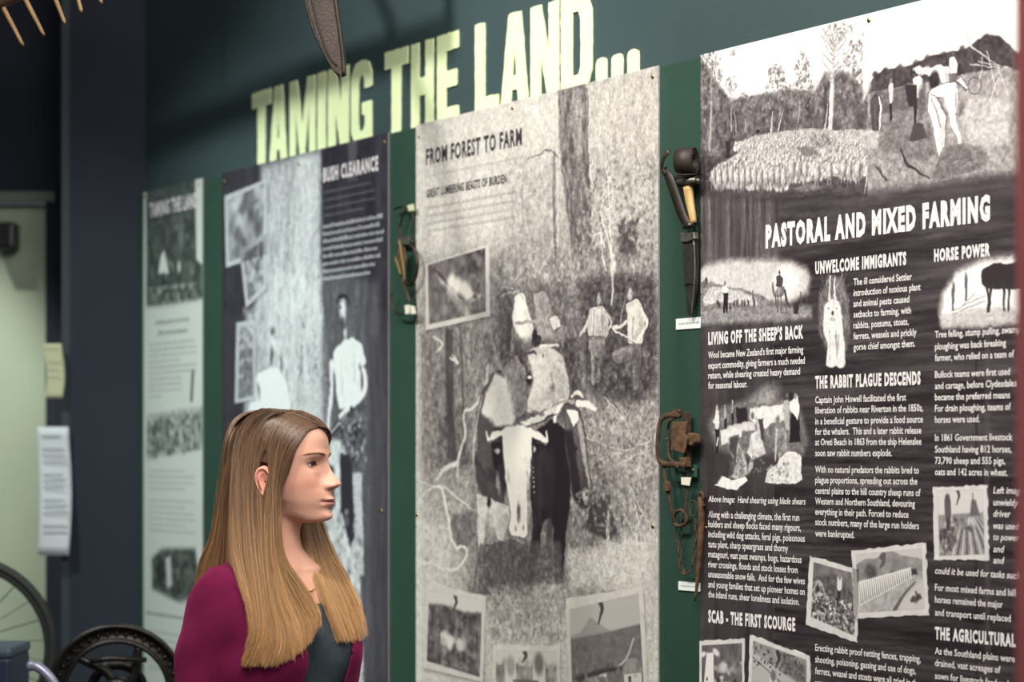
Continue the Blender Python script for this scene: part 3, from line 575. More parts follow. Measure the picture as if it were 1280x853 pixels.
# the rabbit
p.view(880, 260, 2.845)
p.poly([(470, 260), (490, 245), (530, 250), (545, 330), (555, 430), (535, 530), (480, 540), (440, 450), (440, 330)], .38, 10, .9, (.15, 90, 60, 4)); p.strokes([(445, 260), (545, 260), (548, 440), (440, 440)], 110, (15, 45), (65, 115), 1.6, (.6, .95), .6)
p.poly([(462, 350), (490, 328), (515, 345), (525, 420), (532, 500), (534, 560), (515, 572), (500, 565), (480, 572), (466, 560), (470, 490), (455, 430)], .90, 4, curve=True, tex=(.1, 120, 70, 3)); p.line([(480, 330), (480, 250)], [12, 6], .85, 1.5); p.line([(500, 330), (496, 250)], [12, 6], .9, 1.5)
p.dab((489, 378), 7, 9, .2); p.dab((475, 362), 3, 3, .25); p.dab((503, 362), 3, 3, .25); p.line([(500, 440), (505, 540)], 5, .5, 2, .8); p.line([(478, 440), (480, 540)], 4, .55, 2, .7); p.dab((490, 400), 14, 6, .5, 0, .6, .6); p.poly([(495, 455), (512, 455), (512, 520), (500, 530)], .55, 4, .6)
# horse power vignette
p.view(1060, 230, 2.586)
p.poly([(340, 350), (380, 290), (460, 250), (560, 240), (620, 300), (600, 430), (500, 455), (340, 465), (325, 420)], .95, 20); p.poly([(325, 430), (420, 410), (560, 400), (600, 460), (330, 470)], .72, 12, .9, (.1, 60, 90, 3))
for x, y, hh in ((370, 410, 90), (413, 380, 90)): p.line([(x, y), (x, y - hh * .5)], 9, .3, 1.5, curve=False); p.line([(x, y - hh * .5), (x, y - hh * .82)], 15, .35, 1.5, curve=False); p.dab((x, y - hh * .92), 4, 6, .4)
for a in ((370, 425, 470, 385), (365, 415, 470, 370), (400, 400, 440, 360)): p.line([(a[0], a[1]), (a[2], a[3])], 2.5, .25, 1, .8, curve=False)
p.poly([(462, 285), (500, 262), (560, 262), (600, 240), (620, 330), (545, 345), (490, 345), (465, 330)], .13, 3, curve=True)
for x0, x1 in ((475, 482), (495, 488), (530, 534), (552, 550)): p.line([(x0, 330), (x1, 370), (x1, 415)], [16, 9, 8], .15, 1.5)
p.view(0, 0, 1); p.photographic(.6, 1.12, .08, .45)
def pic_ridge(p, at, k):                              # ploughman and furrows
    p.poly([at(-.1, -.1), at(1.1, -.1), at(1.1, .42), at(-.1, .42)], .85, 2, raw=True); p.poly([at(-.1, .38), at(1.1, .34), at(1.1, 1.1), at(-.1, 1.1)], .55, 2, raw=True, tex=(.1, 60, 60, 2))
    for i in range(13): p.line([at(.55 + i * .03, .42), at(.25 + i * .12, 1.1)], [1, 5 * k], .22 if i % 2 else .85, 1, .8, raw=True, curve=False)
    p.poly([at(.7, .4), at(.75, .15), at(.84, .15), at(.92, .4)], .35, 2, raw=True); p.line([at(.78, .2), at(.78, .05)], 2 * k, .3, raw=True, curve=False); rdabs(p, at, k, 50, (.15, .8, .45, .6), (3, 6), (.2, .9)); p.poly([at(0, .6), at(.35, .55), at(.4, .8), at(.1, 1)], .35, 3, raw=True, tex=(.3, 90, 90, 4)); rfig(p, at, k, .22, .60, .52, .3, .2, .25); rdabs(p, at, k, 30, (.03, .3, .65, .95), (3, 7), (.1, .9)); stain(p, at, k, .45, .06)
def pic_fence(p, at, k):                              # rabbit skins on a long fence
    p.poly([at(-.1, -.1), at(1.1, -.1), at(1.1, .5), at(-.1, .5)], .8, 2, raw=True); p.poly([at(-.1, .22), at(.15, .08), at(.3, .1), at(.42, .02), at(.55, -.02), at(.7, .08), at(.95, .15), at(1.1, .25), at(1.1, .5), at(-.1, .5)], .52, 2, raw=True, tex=(.14, 40, 40, 2))
    p.poly([at(-.1, .45), at(1.1, .36), at(1.1, 1.1), at(-.1, 1.1)], .66, 3, raw=True, tex=(.12, 60, 60, 5)); p.poly([at(.6, .9), at(.95, .5), at(1.1, .6), at(1.1, 1.1), at(.6, 1.1)], .82, 8, .8, raw=True)
    p.dab(at(.22, .32), 9 * k, 8 * k, .25, raw=True, tex=(.1, 90, 90, 3)); p.dab(at(.55, .40), 6 * k, 4 * k, .2, raw=True); p.dab(at(.25, .46), 7 * k, 2 * k, .15, raw=True); p.poly([at(.77, .42), at(.8, .34), at(.9, .32), at(.93, .42)], .15, 1, raw=True)
    for i in range(26):
        x = .02 + i * .032; y = .82 - i * .016; hh = .32 - i * .009; p.line([at(x, y - hh), at(x + .01, y + .04)], [4.2 * k, 2.6 * k], .95, 1, .95, raw=True, curve=False); p.line([at(x + .016, y - hh), at(x + .022, y + .02)], 1.6 * k, .2, .8, .8, raw=True, curve=False)
    p.line([at(.55, 1), at(.7, .75), at(.88, .55)], [5 * k, 3 * k, 1.5 * k], .25, 1.5, .9, raw=True); rdabs(p, at, k, 14, (.82, .95, .72, .85), (2, 4), (.1, .3)); p.line([at(.4, .08), at(.44, .02), at(.42, .18), at(.36, .26)], [7 * k, 4 * k, 5 * k, 2 * k], .25, 1, .8, raw=True)
def pic_heap(p, at, k):                               # a great heap of rabbits and a man behind
    p.poly([at(-.1, -.1), at(1.1, -.1), at(1.1, 1.1), at(-.1, 1.1)], .42, 2, raw=True, tex=(.12, 40, 40, 2)); p.poly([at(-.1, .3), at(.5, .1), at(1.1, .4), at(1.1, .6), at(-.1, .6)], .3, 5, raw=True, tex=(.15, 90, 90, 1)); rfig(p, at, k, .62, .5, .42, .9, .1, .5)
    rdabs(p, at, k, 420, (0, 1, .52, 1), (2.5, 5.5), (.35, .98), .9, .6); rdabs(p, at, k, 200, (0, 1, .5, 1), (1.6, 3.5), (.08, .3), .8); rdabs(p, at, k, 40, (0, .4, .3, .55), (2, 5), (.1, .8)); p.line([at(0, .55), at(.15, .3), at(.3, .5)], 3 * k, .8, 1, .7, raw=True)
def pic_sheep(p, at, k):                              # woolly sheep close by
    p.poly([at(-.1, -.1), at(1.1, -.1), at(1.1, 1.1), at(-.1, 1.1)], .32, 2, raw=True, tex=(.12, 60, 12, 2)); rdabs(p, at, k, 260, (.3, 1, .25, .95), (3, 6), (.05, .85), .8); p.dab(at(.78, .3), 16 * k, 14 * k, .5, raw=True, alpha=.5)
    p.poly([at(.12, .1), at(.3, .1), at(.3, .5), at(.25, .75), at(.1, .8), at(.05, .5)], .93, 2, raw=True); p.dab(at(.02, .12), 9 * k, 4 * k, .9, 20, raw=True); p.dab(at(.36, .1), 9 * k, 5 * k, .9, -25, raw=True); p.poly([at(.85, .55), at(1.1, .5), at(1.1, 1.1), at(.85, 1.1)], .93, 3, raw=True); p.poly([at(.0, .75), at(.3, .6), at(.4, 1.1), at(-.1, 1.1)], .8, 4, raw=True, tex=(.3, 90, 90, 2)); p.dab(at(.13, .45), 2 * k, 3 * k, .2, raw=True); p.dab(at(.55, .3), 9 * k, 9 * k, .9, raw=True, alpha=.8)
def pic_muster(p, at, k):                             # mustering on a bare slope
    p.poly([at(-.1, -.1), at(1.1, -.1), at(1.1, 1.1), at(-.1, 1.1)], .55, 2, raw=True, tex=(.1, 60, 60, 2)); p.poly([at(-.1, .1), at(1.1, .55), at(1.1, .8), at(-.1, .5)], .72, 3, raw=True); p.line([at(0, .2), at(1, .75)], 1.5 * k, .3, 1, .8, raw=True, curve=False); p.poly([at(.45, 0), at(1, .1), at(1, .5), at(.6, .25)], .33, 5, .8, raw=True, tex=(.2, 90, 90, 1))
    rdabs(p, at, k, 60, (0, .9, .0, .35), (1, 2.4), (.1, .3)); rdabs(p, at, k, 200, (0, 1, .62, 1.05), (3, 6), (.1, .95), .85); 
    for x, y, s_ in ((.12, .95, .8), (.45, .85, .3), (.4, .75, .9), (.7, .95, .85), (.62, .9, .2)): rfig(p, at, k, x, y + .1, .5, s_, .1, .4)
    stain(p, at, k, .47, .1)
snaps4 = [([(1178, 609), (1246, 607), (1249, 701), (1180, 700)], [(1184, 614), (1241, 613), (1243, 693), (1187, 695)], pic_ridge),
          ([(1024, 695), (1086, 712), (1084, 804), (1019, 781)], [(1029, 703), (1083, 718), (1080, 795), (1026, 771)], pic_heap),
          ([(1076, 688), (1169, 679), (1174, 769), (1080, 773)], [(1082, 694), (1164, 686), (1168, 761), (1086, 766)], pic_fence),
          ([(886, 801), (942, 798), (944, 905), (886, 905)], [(889, 807), (939, 804), (940, 900), (889, 900)], pic_sheep),
          ([(949, 793), (1025, 820), (1024, 905), (945, 905)], [(953, 801), (1020, 825), (1020, 900), (950, 900)], pic_muster)]
for q, inn, fn in snaps4: p.print_quad(q, inn, .86, fn)
t4, o4, M4 = poster('large dark poster headed PASTORAL AND MIXED FARMING on the right', 887, 1352, p, 'farming_poster_print', (.13, .10, .115), (.965, .955, .945), [(1098, 27), (893, 660), (1320, 0)])
for (q, _, _), lb in zip(snaps4, ('printed snapshot of a ploughman on ridged land', 'printed snapshot of a heap of rabbits', 'printed snapshot of a long fence before hills', 'printed snapshot of woolly sheep', 'printed snapshot of a muster on a slope')): snapshot(t4, o4, p, M4, q, lb)
M_w = mat('white_print_ink', (.93, .91, .91), .5); M_w2 = mat('soft_white_print_ink', (.84, .82, .83), .5)
O4 = THK + .0008
def tx4(nm, lines, h, bold=.012, it=False, m=None, rough=0): return text_lines(nm, lines, m or M_w, t4, o4, h, bold, it, O4, rough)
tx4('heading_text', [('PASTORAL AND MIXED FARMING', 969, 309.5, 1250)], 27, .060, rough=.0003)
for s_, a, y, b in (("LIVING OFF THE SHEEP'S BACK", 897, 431, 1016), ('SCAB - THE FIRST SCOURGE', 897, 777, 1006), ('UNWELCOME IMMIGRANTS', 1031, 343, 1145), ('THE RABBIT PLAGUE DESCENDS', 1031, 485.5, 1163), ('HORSE POWER', 1180, 327.5, 1250), ('THE AGRICULTURAL', 1181, 798, 1282)):
    tx4('subheading_text', [(s_, a, y, b)], 15, .05)
B = lambda L: tx4('body_text', L, 8.8, .014)
B([("Wool became New Zealand's first major farming", 897, 448.5, 1016), ('export commodity, giving farmers a much needed', 897, 461.5, 1018), ('return, while shearing created heavy demand', 897, 474, 1012), ('for seasonal labour.', 897, 486.5, 946)])
tx4('caption_text', [('Above Image:  Hand shearing using blade shears', 897, 627.5, 1019)], 8.2, .012, True)
B([('Along with a challenging climate, the first run', 897, 647, 1011), ('holders and sheep flocks faced many rigours,', 897, 659, 1013), ('including wild dog attacks, feral pigs, poisonous', 897, 671.5, 1018), ('tutu plant, sharp speargrass and thorny', 897, 684, 997), ('matagouri, vast peat swamps, bogs, hazardous', 897, 696.5, 1014), ('river crossings, floods and stock losses from', 897, 709, 1009), ('unseasonable snow falls.  And for the few wives', 897, 721.5, 1018), ('and young families that set up pioneer homes on', 897, 734, 1018), ('the inland runs, shear loneliness and isolation.', 897, 746.5, 1011)])
B([('The ill considered Settler', 1079, 357.5, 1152), ('introduction of noxious plant', 1079, 371, 1163), ('and animal pests caused', 1079, 384.5, 1149), ('setbacks to farming, with', 1079, 398, 1151), ('rabbits, possums, stoats,', 1079, 411.5, 1148), ('ferrets, weasels and prickly', 1079, 425, 1158), ('gorse chief amongst them.', 1079, 438.5, 1156)])
B([('Captain John Howell facilitated the first', 1031, 504.5, 1145), ('liberation of rabbits near Riverton in the 1850s,', 1031, 517.5, 1166), ('in a beneficial gesture to provide a food source', 1031, 531, 1166), ('for the whalers.  This and a later rabbit release', 1031, 544, 1164), ('at Oreti Beach in 1863 from the ship Helenslee', 1031, 557, 1164), ('soon saw rabbit numbers explode.', 1031, 570.5, 1127)])
B([('With no natural predators the rabbits bred to', 1031, 591, 1161), ('plague proportions, spreading out across the', 1031, 604, 1159), ('central plains to the hill country sheep runs of', 1031, 617.5, 1163), ('Western and Northern Southland, devouring', 1031, 630.5, 1156), ('everything in their path. Forced to reduce', 1031, 643.5, 1148), ('stock numbers, many of the large run holders', 1031, 656.5, 1161), ('were bankrupted.', 1031, 670.5, 1080)])
B([('Erecting rabbit proof netting fences, trapping,', 1031, 813, 1163), ('shooting, poisoning, gassing and use of dogs,', 1031, 827.5, 1157), ('ferrets, weasel and stoats were all tried in the', 1031, 842, 1162), ('war on rabbits.', 1031, 856.5, 1073)])
B([('Tree felling, stump pulling, swamp', 1181, 423, 1287), ('ploughing was back breaking', 1181, 438, 1270), ('farmer, who relied on a team of', 1181, 452, 1280)])
B([('Bullock teams were first used', 1181, 473, 1275), ('and cartage, before Clydesdales', 1181, 487, 1283), ('became the preferred means', 1181, 501, 1275), ('For drain ploughing, teams of', 1181, 515, 1276), ('horses were used.', 1181, 529, 1237)])
B([('In 1861 Government livestock', 1181, 551.5, 1278), ('Southland having 812 horses,', 1181, 566, 1277), ('73,790 sheep and 555 pigs,', 1181, 580, 1269), ('oats and 142 acres in wheat.', 1181, 594, 1272)])
tx4('caption_text', [('Left image', 1254, 617, 1291), ('unwieldy', 1254, 632, 1285), ('driver', 1254, 646, 1276), ('was used', 1254, 661, 1286), ('to power', 1254, 675, 1286), ('and', 1254, 690, 1268), ('and', 1254, 704, 1268), ('could it be used for tasks such', 1181, 717, 1287)], 8.8, .014, True)
B([('For most mixed farms and hill', 1181, 738, 1282), ('horses remained the major', 1181, 753, 1266), ('and transport until replaced', 1181, 769, 1276)])
B([('As the Southland plains were', 1181, 817, 1281), ('drained, vast acreages of', 1181, 832, 1263), ('sown for livestock feed and', 1181, 848, 1273)])

# ======== poster 3: from forest to farm
u3a, u3b = wall_u(530), wall_u(834)
p = Print(u3a, u3b, PB, PT, 700, .74, 3); p.g[:] = .76 + .07 * p.noise(5, 3, 1, 4) + .04 * p.noise(40, 8, 2, 3)
V = lambda x0, y0, k: p.view(x0, y0, k)
V(0, 0, 1)
p.poly([(640, 200), (834, 160), (834, 560), (640, 560)], .62, 40, .6, (.16, 50, 40, 3)); p.poly([(745, 90), (840, 70), (840, 300), (745, 300)], .70, 12, .7, (.12, 70, 20, 4))
p.poly([(530, 320), (834, 300), (834, 640), (700, 760), (600, 740), (530, 560)], .50, 40, .75, (.22, 55, 45, 8))
p.poly([(530, 160), (640, 130), (640, 300), (530, 320)], .78, 20, .6, (.06, 40, 6, 3)); p.poly([(535, 400), (600, 400), (600, 600), (560, 640), (535, 600)], .44, 18, .7, (.2, 60, 30, 3))
V(525, 80, 3.28)
p.poly([(600, 110), (718, 80), (720, 400), (735, 560), (740, 780), (660, 790), (620, 500), (605, 300)], .42, 10, tex=(.20, 60, 22, 5)); p.poly([(655, 110), (700, 100), (700, 350), (680, 420), (660, 300)], .62, 10, .7, (.15, 80, 10, 2)); p.line([(722, 100), (722, 400), (735, 620)], [4, 8, 8], .2, 2, .8)
p.line([(583, 370), (583, 560), (590, 790)], [18, 22, 16], .38, 3, .85, (.1, 60, 10, 2)); p.line([(458, 400), (455, 600), (465, 740)], [4, 7, 3], .5, 2, .7); p.line([(525, 420), (530, 700)], 5, .62, 2, .6); p.line([(596, 400), (600, 760)], 8, .85, 2, .7)
p.line([(470, 395), (520, 378), (562, 355), (590, 380), (612, 392)], [2, 5, 6, 5, 2], .32, 1); p.line([(612, 400), (640, 500), (650, 640)], 4, .8, 1.5, .8); p.line([(700, 480), (740, 560), (735, 650)], 4, .8, 1.5, .8)
p.strokes([(740, 80), (980, 40), (985, 500), (740, 560)], 170, (30, 130), (80, 100), 2.4, (.5, .9), .4); p.strokes([(430, 250), (600, 200), (600, 820), (430, 820)], 70, (60, 180), (84, 96), 2.6, (.45, .92), .4)
p.dabs([(740, 420), (1000, 380), (1000, 830), (640, 830)], 900, (4, 13), (.22, .88), .45); p.dabs([(760, 180), (960, 150), (960, 480), (760, 480)], 420, (3, 8), (.5, .9), .4); p.dabs([(850, 640), (930, 640), (920, 780), (850, 780)], 120, (6, 14), (.15, .4), .6)
for b_ in ([(830, 850), (800, 700), (775, 620), (790, 560), (845, 500)], [(790, 760), (770, 700), (740, 710)], [(800, 850), (780, 780), (770, 650)], [(830, 800), (815, 740), (810, 560), (800, 440)], [(800, 600), (830, 580)]): p.line(b_, [9, 7, 3], .9, 1.2, .9)
V(525, 330, 3.159)
p.dabs([(560, 0), (960, 0), (960, 560), (700, 560), (600, 300)], 1100, (4, 13), (.18, .85), .45); p.dabs([(320, 0), (640, 0), (640, 130), (330, 130)], 420, (4, 12), (.35, .9), .45); p.strokes([(620, 20), (950, 20), (960, 500), (680, 500)], 240, (20, 90), (50, 130), 2.4, (.3, .95), .5)
p.dabs([(60, 260), (330, 200), (400, 500), (240, 560), (200, 760), (60, 760)], 520, (4, 14), (.22, .7), .45); p.strokes([(60, 260), (350, 220), (330, 720), (60, 720)], 160, (60, 220), (84, 96), 3.5, (.25, .75), .4)
p.poly([(130, 260), (160, 260), (165, 500), (175, 780), (140, 780), (132, 500)], .26, 6, .9, (.1, 80, 10, 2)); p.line([(190, 250), (200, 480), (205, 760)], [14, 18, 12], .3, 4, .8); p.dabs([(100, 600), (230, 560), (230, 800), (100, 800)], 70, (10, 22), (.18, .35), .4)
p.poly([(640, 120), (760, 60), (980, 60), (985, 560), (740, 560), (620, 300)], .32, 40, .5, (.2, 60, 60, 4))
for b_, w_ in (([(300, 400), (285, 500), (240, 570), (205, 590), (210, 680), (185, 760), (180, 840)], [12, 14, 12, 16, 14]), ([(180, 790), (130, 810), (100, 850)], [22, 14]), ([(240, 850), (245, 700), (260, 600), (300, 500)], [5, 7, 5]), ([(85, 290), (120, 320), (95, 350)], [8, 14, 6]), ([(150, 370), (180, 395), (160, 360)], [8, 12, 6])): p.line(b_, w_, .82, 2)
p.line([(800, 0), (785, 100), (795, 190)], [22, 18, 10], .8, 2, .9, (.1, 60, 20, 1)); p.line([(830, 200), (835, 150), (860, 110)], 4, .85, 1.5); 
for b_ in ([(740, 770), (850, 740), (960, 690)], [(760, 530), (800, 570), (850, 640), (870, 700)], [(690, 690), (800, 730), (850, 740)], [(800, 800), (880, 760), (930, 740)], [(880, 500), (930, 400), (970, 360)], [(860, 360), (940, 370), (980, 380)], [(900, 480), (960, 360)]): p.line(b_, [6, 5, 3], .88, 1.2, .85)
p.dabs([(690, 560), (980, 540), (980, 850), (720, 850)], 520, (4, 12), (.28, .9), .5); p.strokes([(700, 600), (975, 600), (975, 850), (720, 850)], 160, (20, 80), (10, 170), 2.2, (.6, .95), .6)
p.poly([(330, 90), (620, 70), (640, 420), (420, 420), (340, 380)], .36, 30, .7, (.2, 60, 60, 2))
# far pair of bullocks
p.fig([(340, 130), (370, 110), (400, 180), (400, 350), (350, 380), (360, 240)], .34, 8, .9, (.15, 60, 60, 3)); p.fig([(480, 120), (530, 110), (555, 190), (600, 250), (608, 385), (560, 390), (500, 330), (488, 220)], .58, 6, tex=(.12, 50, 50, 2)); p.fig([(395, 240), (420, 240), (450, 330), (440, 380), (385, 370)], .52, 5, tex=(.12, 60, 60, 1))
p.fig([(405, 130), (440, 115), (465, 200), (482, 260), (478, 340), (455, 365), (430, 300), (400, 240)], .88, 5, curve=True); p.line([(410, 235), (480, 232), (540, 240)], [10, 12, 8], .6, 2); p.fig([(540, 215), (575, 205), (590, 250), (560, 270)], .8, 5); p.fig([(480, 260), (510, 300), (500, 345), (470, 345)], .13, 6); p.line([(400, 100), (360, 95), (345, 120)], 5, .7, 1.5)
p.line([(350, 130), (420, 110), (440, 150)], [6, 14, 6], .7, 2, .8); p.dab((515, 170), 24, 50, .48, 0, .4, .8, (.12, 60, 60, 9)); p.dab((470, 450), 14, 10, .95); p.line([(440, 370), (500, 335), (520, 320)], [10, 12, 8], .3, 2)
# the two men
V(720, 330, 3.708)
p.poly([(50, 90), (240, 40), (400, 60), (410, 560), (330, 640), (90, 600)], .27, 34, .85, (.2, 60, 60, 5)); p.dabs([(60, 60), (400, 40), (400, 600), (80, 620)], 260, (3, 9), (.15, .7), .4); p.line([(200, 0), (208, 90), (205, 190)], [22, 22, 14], .8, 3, .9, (.1, 60, 20, 1))
p.fig([(110, 205), (165, 200), (188, 260), (176, 350), (104, 350), (92, 280)], .74, 3, curve=True, tex=(.06, 60, 60, 2)); p.line([(108, 222), (82, 300), (55, 338)], [22, 18, 14], .76, 2); p.line([(176, 222), (203, 285), (172, 322)], [18, 15, 13], .70, 2); p.dab((142, 168), 14, 24, .70); p.line([(124, 140), (142, 128), (158, 140)], [6, 14, 6], .25, 2); p.dab((142, 172), 5, 3, .3, 0, .5, .8); p.line([(142, 190), (142, 205)], 12, .6)
p.fig([(98, 345), (178, 345), (175, 430), (150, 440), (118, 430), (98, 400)], .48, 4, tex=(.12, 60, 60, 3)); p.line([(116, 425), (116, 560)], [32, 22], .55, 3, tex=(.08, 60, 30, 1)); p.line([(152, 430), (140, 560)], [26, 14], .45, 3); p.line([(125, 210), (120, 345)], 4, .35, 1); p.line([(160, 205), (158, 345)], 4, .35, 1); p.line([(0, 365), (55, 340)], 5, .3, 1.5)
p.fig([(270, 190), (318, 168), (352, 225), (350, 330), (335, 385), (282, 380), (278, 300)], .80, 3, curve=True, tex=(.07, 60, 60, 2)); p.dab((287, 142), 15, 28, .74); p.line([(265, 125), (285, 95), (305, 115)], [8, 22, 8], .35, 3); p.dab((290, 140), 6, 3, .35, 0, .5, .8); p.dab((288, 158), 4, 2, .4); p.line([(348, 235), (364, 290), (318, 366)], [26, 24, 18], .86, 2); p.line([(280, 268), (245, 292), (212, 300)], [20, 17, 14], .82, 2)
p.line([(303, 250), (300, 370)], 7, .4, 2, .8); p.line([(198, 298), (330, 378)], 10, .86, 1); p.line([(198, 303), (330, 384)], 3, .2, 1); p.fig([(280, 380), (340, 378), (345, 430), (330, 580), (300, 590), (298, 450), (235, 465), (205, 450), (205, 415), (250, 390)], .42, 4, tex=(.1, 90, 30, 3)); p.line([(215, 415), (270, 400)], 18, .62, 5, .7); p.line([(245, 300), (248, 230), (270, 160)], 5, .8, 1.5, .8)
# near pair
V(590, 430, 2.753)
p.poly([(170, -10), (400, -10), (410, 190), (340, 270), (170, 270)], .27, 22, .85, (.2, 60, 60, 2))
p.poly([(0, 440), (520, 440), (520, 900), (0, 900)], .45, 60, .5, (.2, 50, 50, 4)); p.dabs([(330, 380), (520, 380), (520, 720), (350, 720)], 380, (4, 12), (.2, .85), .5)
p.poly([(430, 560), (500, 520), (530, 660), (500, 680), (420, 640)], .18, 10, .8); p.line([(498, 580), (495, 690)], 18, .75, 3, .8)
p.fig([(215, 30), (250, 10), (320, 25), (350, 80), (362, 180), (320, 215), (230, 240), (212, 210), (240, 130)], .76, 5, curve=True, tex=(.07, 40, 30, 2)); p.line([(300, 100), (310, 180)], 8, .4, 4, .6); p.dab((273, 44), 4, 8, .15); p.line([(205, 40), (240, 28), (250, 35)], [8, 14, 6], .25, 2); p.line([(262, 10), (325, 8)], 10, .85, 2); p.dab((305, 152), 12, 12, .35, 0, .6, .7)
p.fig([(130, 90), (180, 40), (212, 90), (218, 230), (185, 262), (150, 160)], .52, 5, tex=(.1, 50, 40, 3)); p.dab((225, 125), 14, 24, .1); p.dab((226, 120), 12, 6, .95)
p.fig([(100, 105), (60, 170), (42, 260), (38, 400), (50, 500), (90, 545), (135, 560), (150, 420), (140, 300), (175, 260), (150, 150), (125, 95)], .26, 5, tex=(.07, 40, 40, 2)); p.poly([(108, 100), (78, 165), (58, 240), (100, 285), (165, 285), (178, 255), (168, 200), (145, 120)], .90, 10, tex=(.05, 40, 40, 1)); p.poly([(50, 250), (100, 265), (120, 330), (90, 400), (44, 400)], .30, 14, .8); p.line([(62, 180), (44, 270), (42, 370)], [5, 6, 4], .8, 2); p.line([(150, 150), (172, 240)], [4, 10], .5, 6, .5)
p.fig([(44, 515), (95, 535), (155, 560), (160, 610), (125, 700), (110, 660), (98, 600), (85, 560), (75, 640), (68, 730), (48, 720), (46, 620)], .76, 5, tex=(.08, 60, 40, 3)); p.dab((86, 548), 14, 18, .10); p.fig([(55, 700), (160, 680), (230, 700), (230, 860), (30, 860)], .32, 16, .85, (.14, 50, 50, 4)); p.line([(60, 700), (62, 850)], [22, 12], .4, 4); p.line([(125, 690), (128, 850)], [20, 10], .3, 4); p.line([(50, 760), (45, 850)], 7, .75, 3, .6)
p.fig([(228, 320), (300, 262), (350, 300), (368, 420), (365, 540), (350, 640), (338, 820), (314, 825), (310, 640), (296, 600), (278, 602), (265, 650), (246, 800), (222, 806), (238, 620), (228, 500)], .10, 5, tex=(.03, 40, 40, 2)); p.fig([(96, 345), (135, 345), (138, 400), (105, 430)], .12, 6); p.dab((115, 372), 16, 8, .75, -10); p.dab((118, 480), 12, 34, .8, 10, .5, .6)
p.line([(262, 330), (265, 620)], [10, 20], .22, 8, .5)
p.fig([(345, 215), (385, 222), (405, 250), (418, 330), (428, 420), (442, 495), (436, 545), (412, 568), (385, 545), (368, 470), (350, 350)], .34, 4, curve=True, tex=(.06, 40, 40, 5)); p.poly([(345, 300), (375, 300), (392, 420), (408, 540), (380, 540), (362, 420)], .12, 10, .9); p.line([(396, 262), (408, 340), (420, 420), (434, 490)], [22, 26, 22, 14], .70, 5, .95); p.fig([(355, 228), (392, 232), (396, 262), (378, 290), (366, 262)], .95, 3); p.dab((420, 522), 19, 24, .76); p.line([(400, 500), (412, 555), (430, 558)], 7, .15, 3, .8); p.dab((424, 515), 6, 9, .15); p.dab((405, 550), 14, 12, .15, 0, .5, .7); p.dab((385, 360), 6, 9, .1)
p.line([(392, 205), (425, 212), (452, 226)], [24, 24, 12], .93, 2); p.line([(372, 182), (392, 168), (408, 182)], [10, 16, 12], .85, 2); p.line([(338, 205), (318, 235), (314, 268)], [26, 26, 16], .92, 3); p.line([(305, 215), (350, 200), (380, 200)], [10, 14, 14], .6, 2)
p.line([(195, 282), (255, 258), (315, 222)], [16, 24, 18], .80, 2, tex=(.08, 60, 60, 4)); p.line([(215, 292), (320, 240)], 4, .12, 1.5); p.line([(235, 235), (275, 245)], 12, .4, 3, .8)
p.fig([(132, 300), (150, 282), (200, 280), (236, 298), (232, 400), (218, 520), (219, 655), (205, 668), (165, 662), (156, 640), (160, 585), (145, 470), (136, 380)], .96, 3, tex=(.02, 30, 30, 1)); p.line([(138, 306), (105, 318), (88, 332), (78, 305)], [22, 26, 20, 8], .93, 2); p.line([(228, 304), (262, 320), (284, 338), (284, 300)], [22, 26, 18, 6], .93, 2); p.line([(86, 338), (110, 335)], 6, .25, 2, .8); p.line([(250, 340), (285, 345)], 6, .3, 2, .8)
p.dab((188, 580), 12, 32, .42, 0, .5); p.dab((188, 580), 5, 18, .25, 0, .6); p.dab((178, 635), 7, 10, .55); p.dab((205, 635), 6, 10, .55); p.line([(150, 430), (160, 480)], 4, .6, 3, .7); p.dab((243, 362), 8, 10, .7); p.dab((152, 460), 5, 14, .5, 0, .6, .7); p.line([(218, 440), (222, 640)], 6, .45, 4, .6)
for y in range(430, 520, 16): p.dab((240, y), 3, 3, .85)
# foreground scrub and dust
V(525, 590, 3.244)
p.poly([(20, 0), (240, 0), (240, 440), (20, 440)], .66, 30, .5, (.14, 50, 50, 4)); p.poly([(20, 190), (160, 240), (160, 420), (20, 440)], .80, 30, .7); p.poly([(640, 320), (950, 260), (960, 460), (640, 470)], .80, 30, .85, (.12, 60, 60, 3)); p.poly([(310, 480), (620, 440), (620, 700), (320, 690)], .60, 30, .7, (.2, 60, 60, 4)); p.dabs([(330, 470), (640, 430), (660, 690), (330, 690)], 260, (4, 12), (.25, .85), .4); p.dabs([(660, 60), (960, 40), (960, 300), (700, 300)], 320, (4, 12), (.25, .9), .5)
p.dabs([(30, 20), (250, 20), (250, 420), (60, 420)], 300, (4, 14), (.35, .9), .3); p.poly([(150, 180), (240, 160), (240, 300), (180, 320)], .36, 16, .7); p.dabs([(620, 300), (900, 280), (900, 470), (640, 470)], 200, (3, 8), (.5, .95), .5)
for b_, w_ in (([(20, 130), (60, 80), (115, 60), (130, 110), (150, 200), (158, 270), (180, 310)], [4, 6, 22, 16, 14]), ([(180, 320), (200, 300), (222, 320), (205, 370), (160, 400), (100, 380), (40, 360)], [12, 14, 12, 10, 4]), ([(130, 60), (190, 110), (250, 160)], [6, 8, 4]), ([(30, 40), (100, 60)], [3, 6]), ([(900, 120), (930, 240), (935, 400)], [5, 6, 3]), ([(880, 60), (1000, 280)], [4, 3]), ([(860, 170), (940, 320)], [4, 3])): p.line(b_, w_, .86, 1.5)
p.poly([(370, 300), (600, 280), (620, 440), (400, 470), (380, 400)], .34, 24, .8, (.14, 60, 60, 4))
V(0, 0, 1); p.poly([(526, 150), (536, 150), (536, 853), (526, 853)], .84, 10, .6)
p.photographic(.85, 1.22, .10, .56)
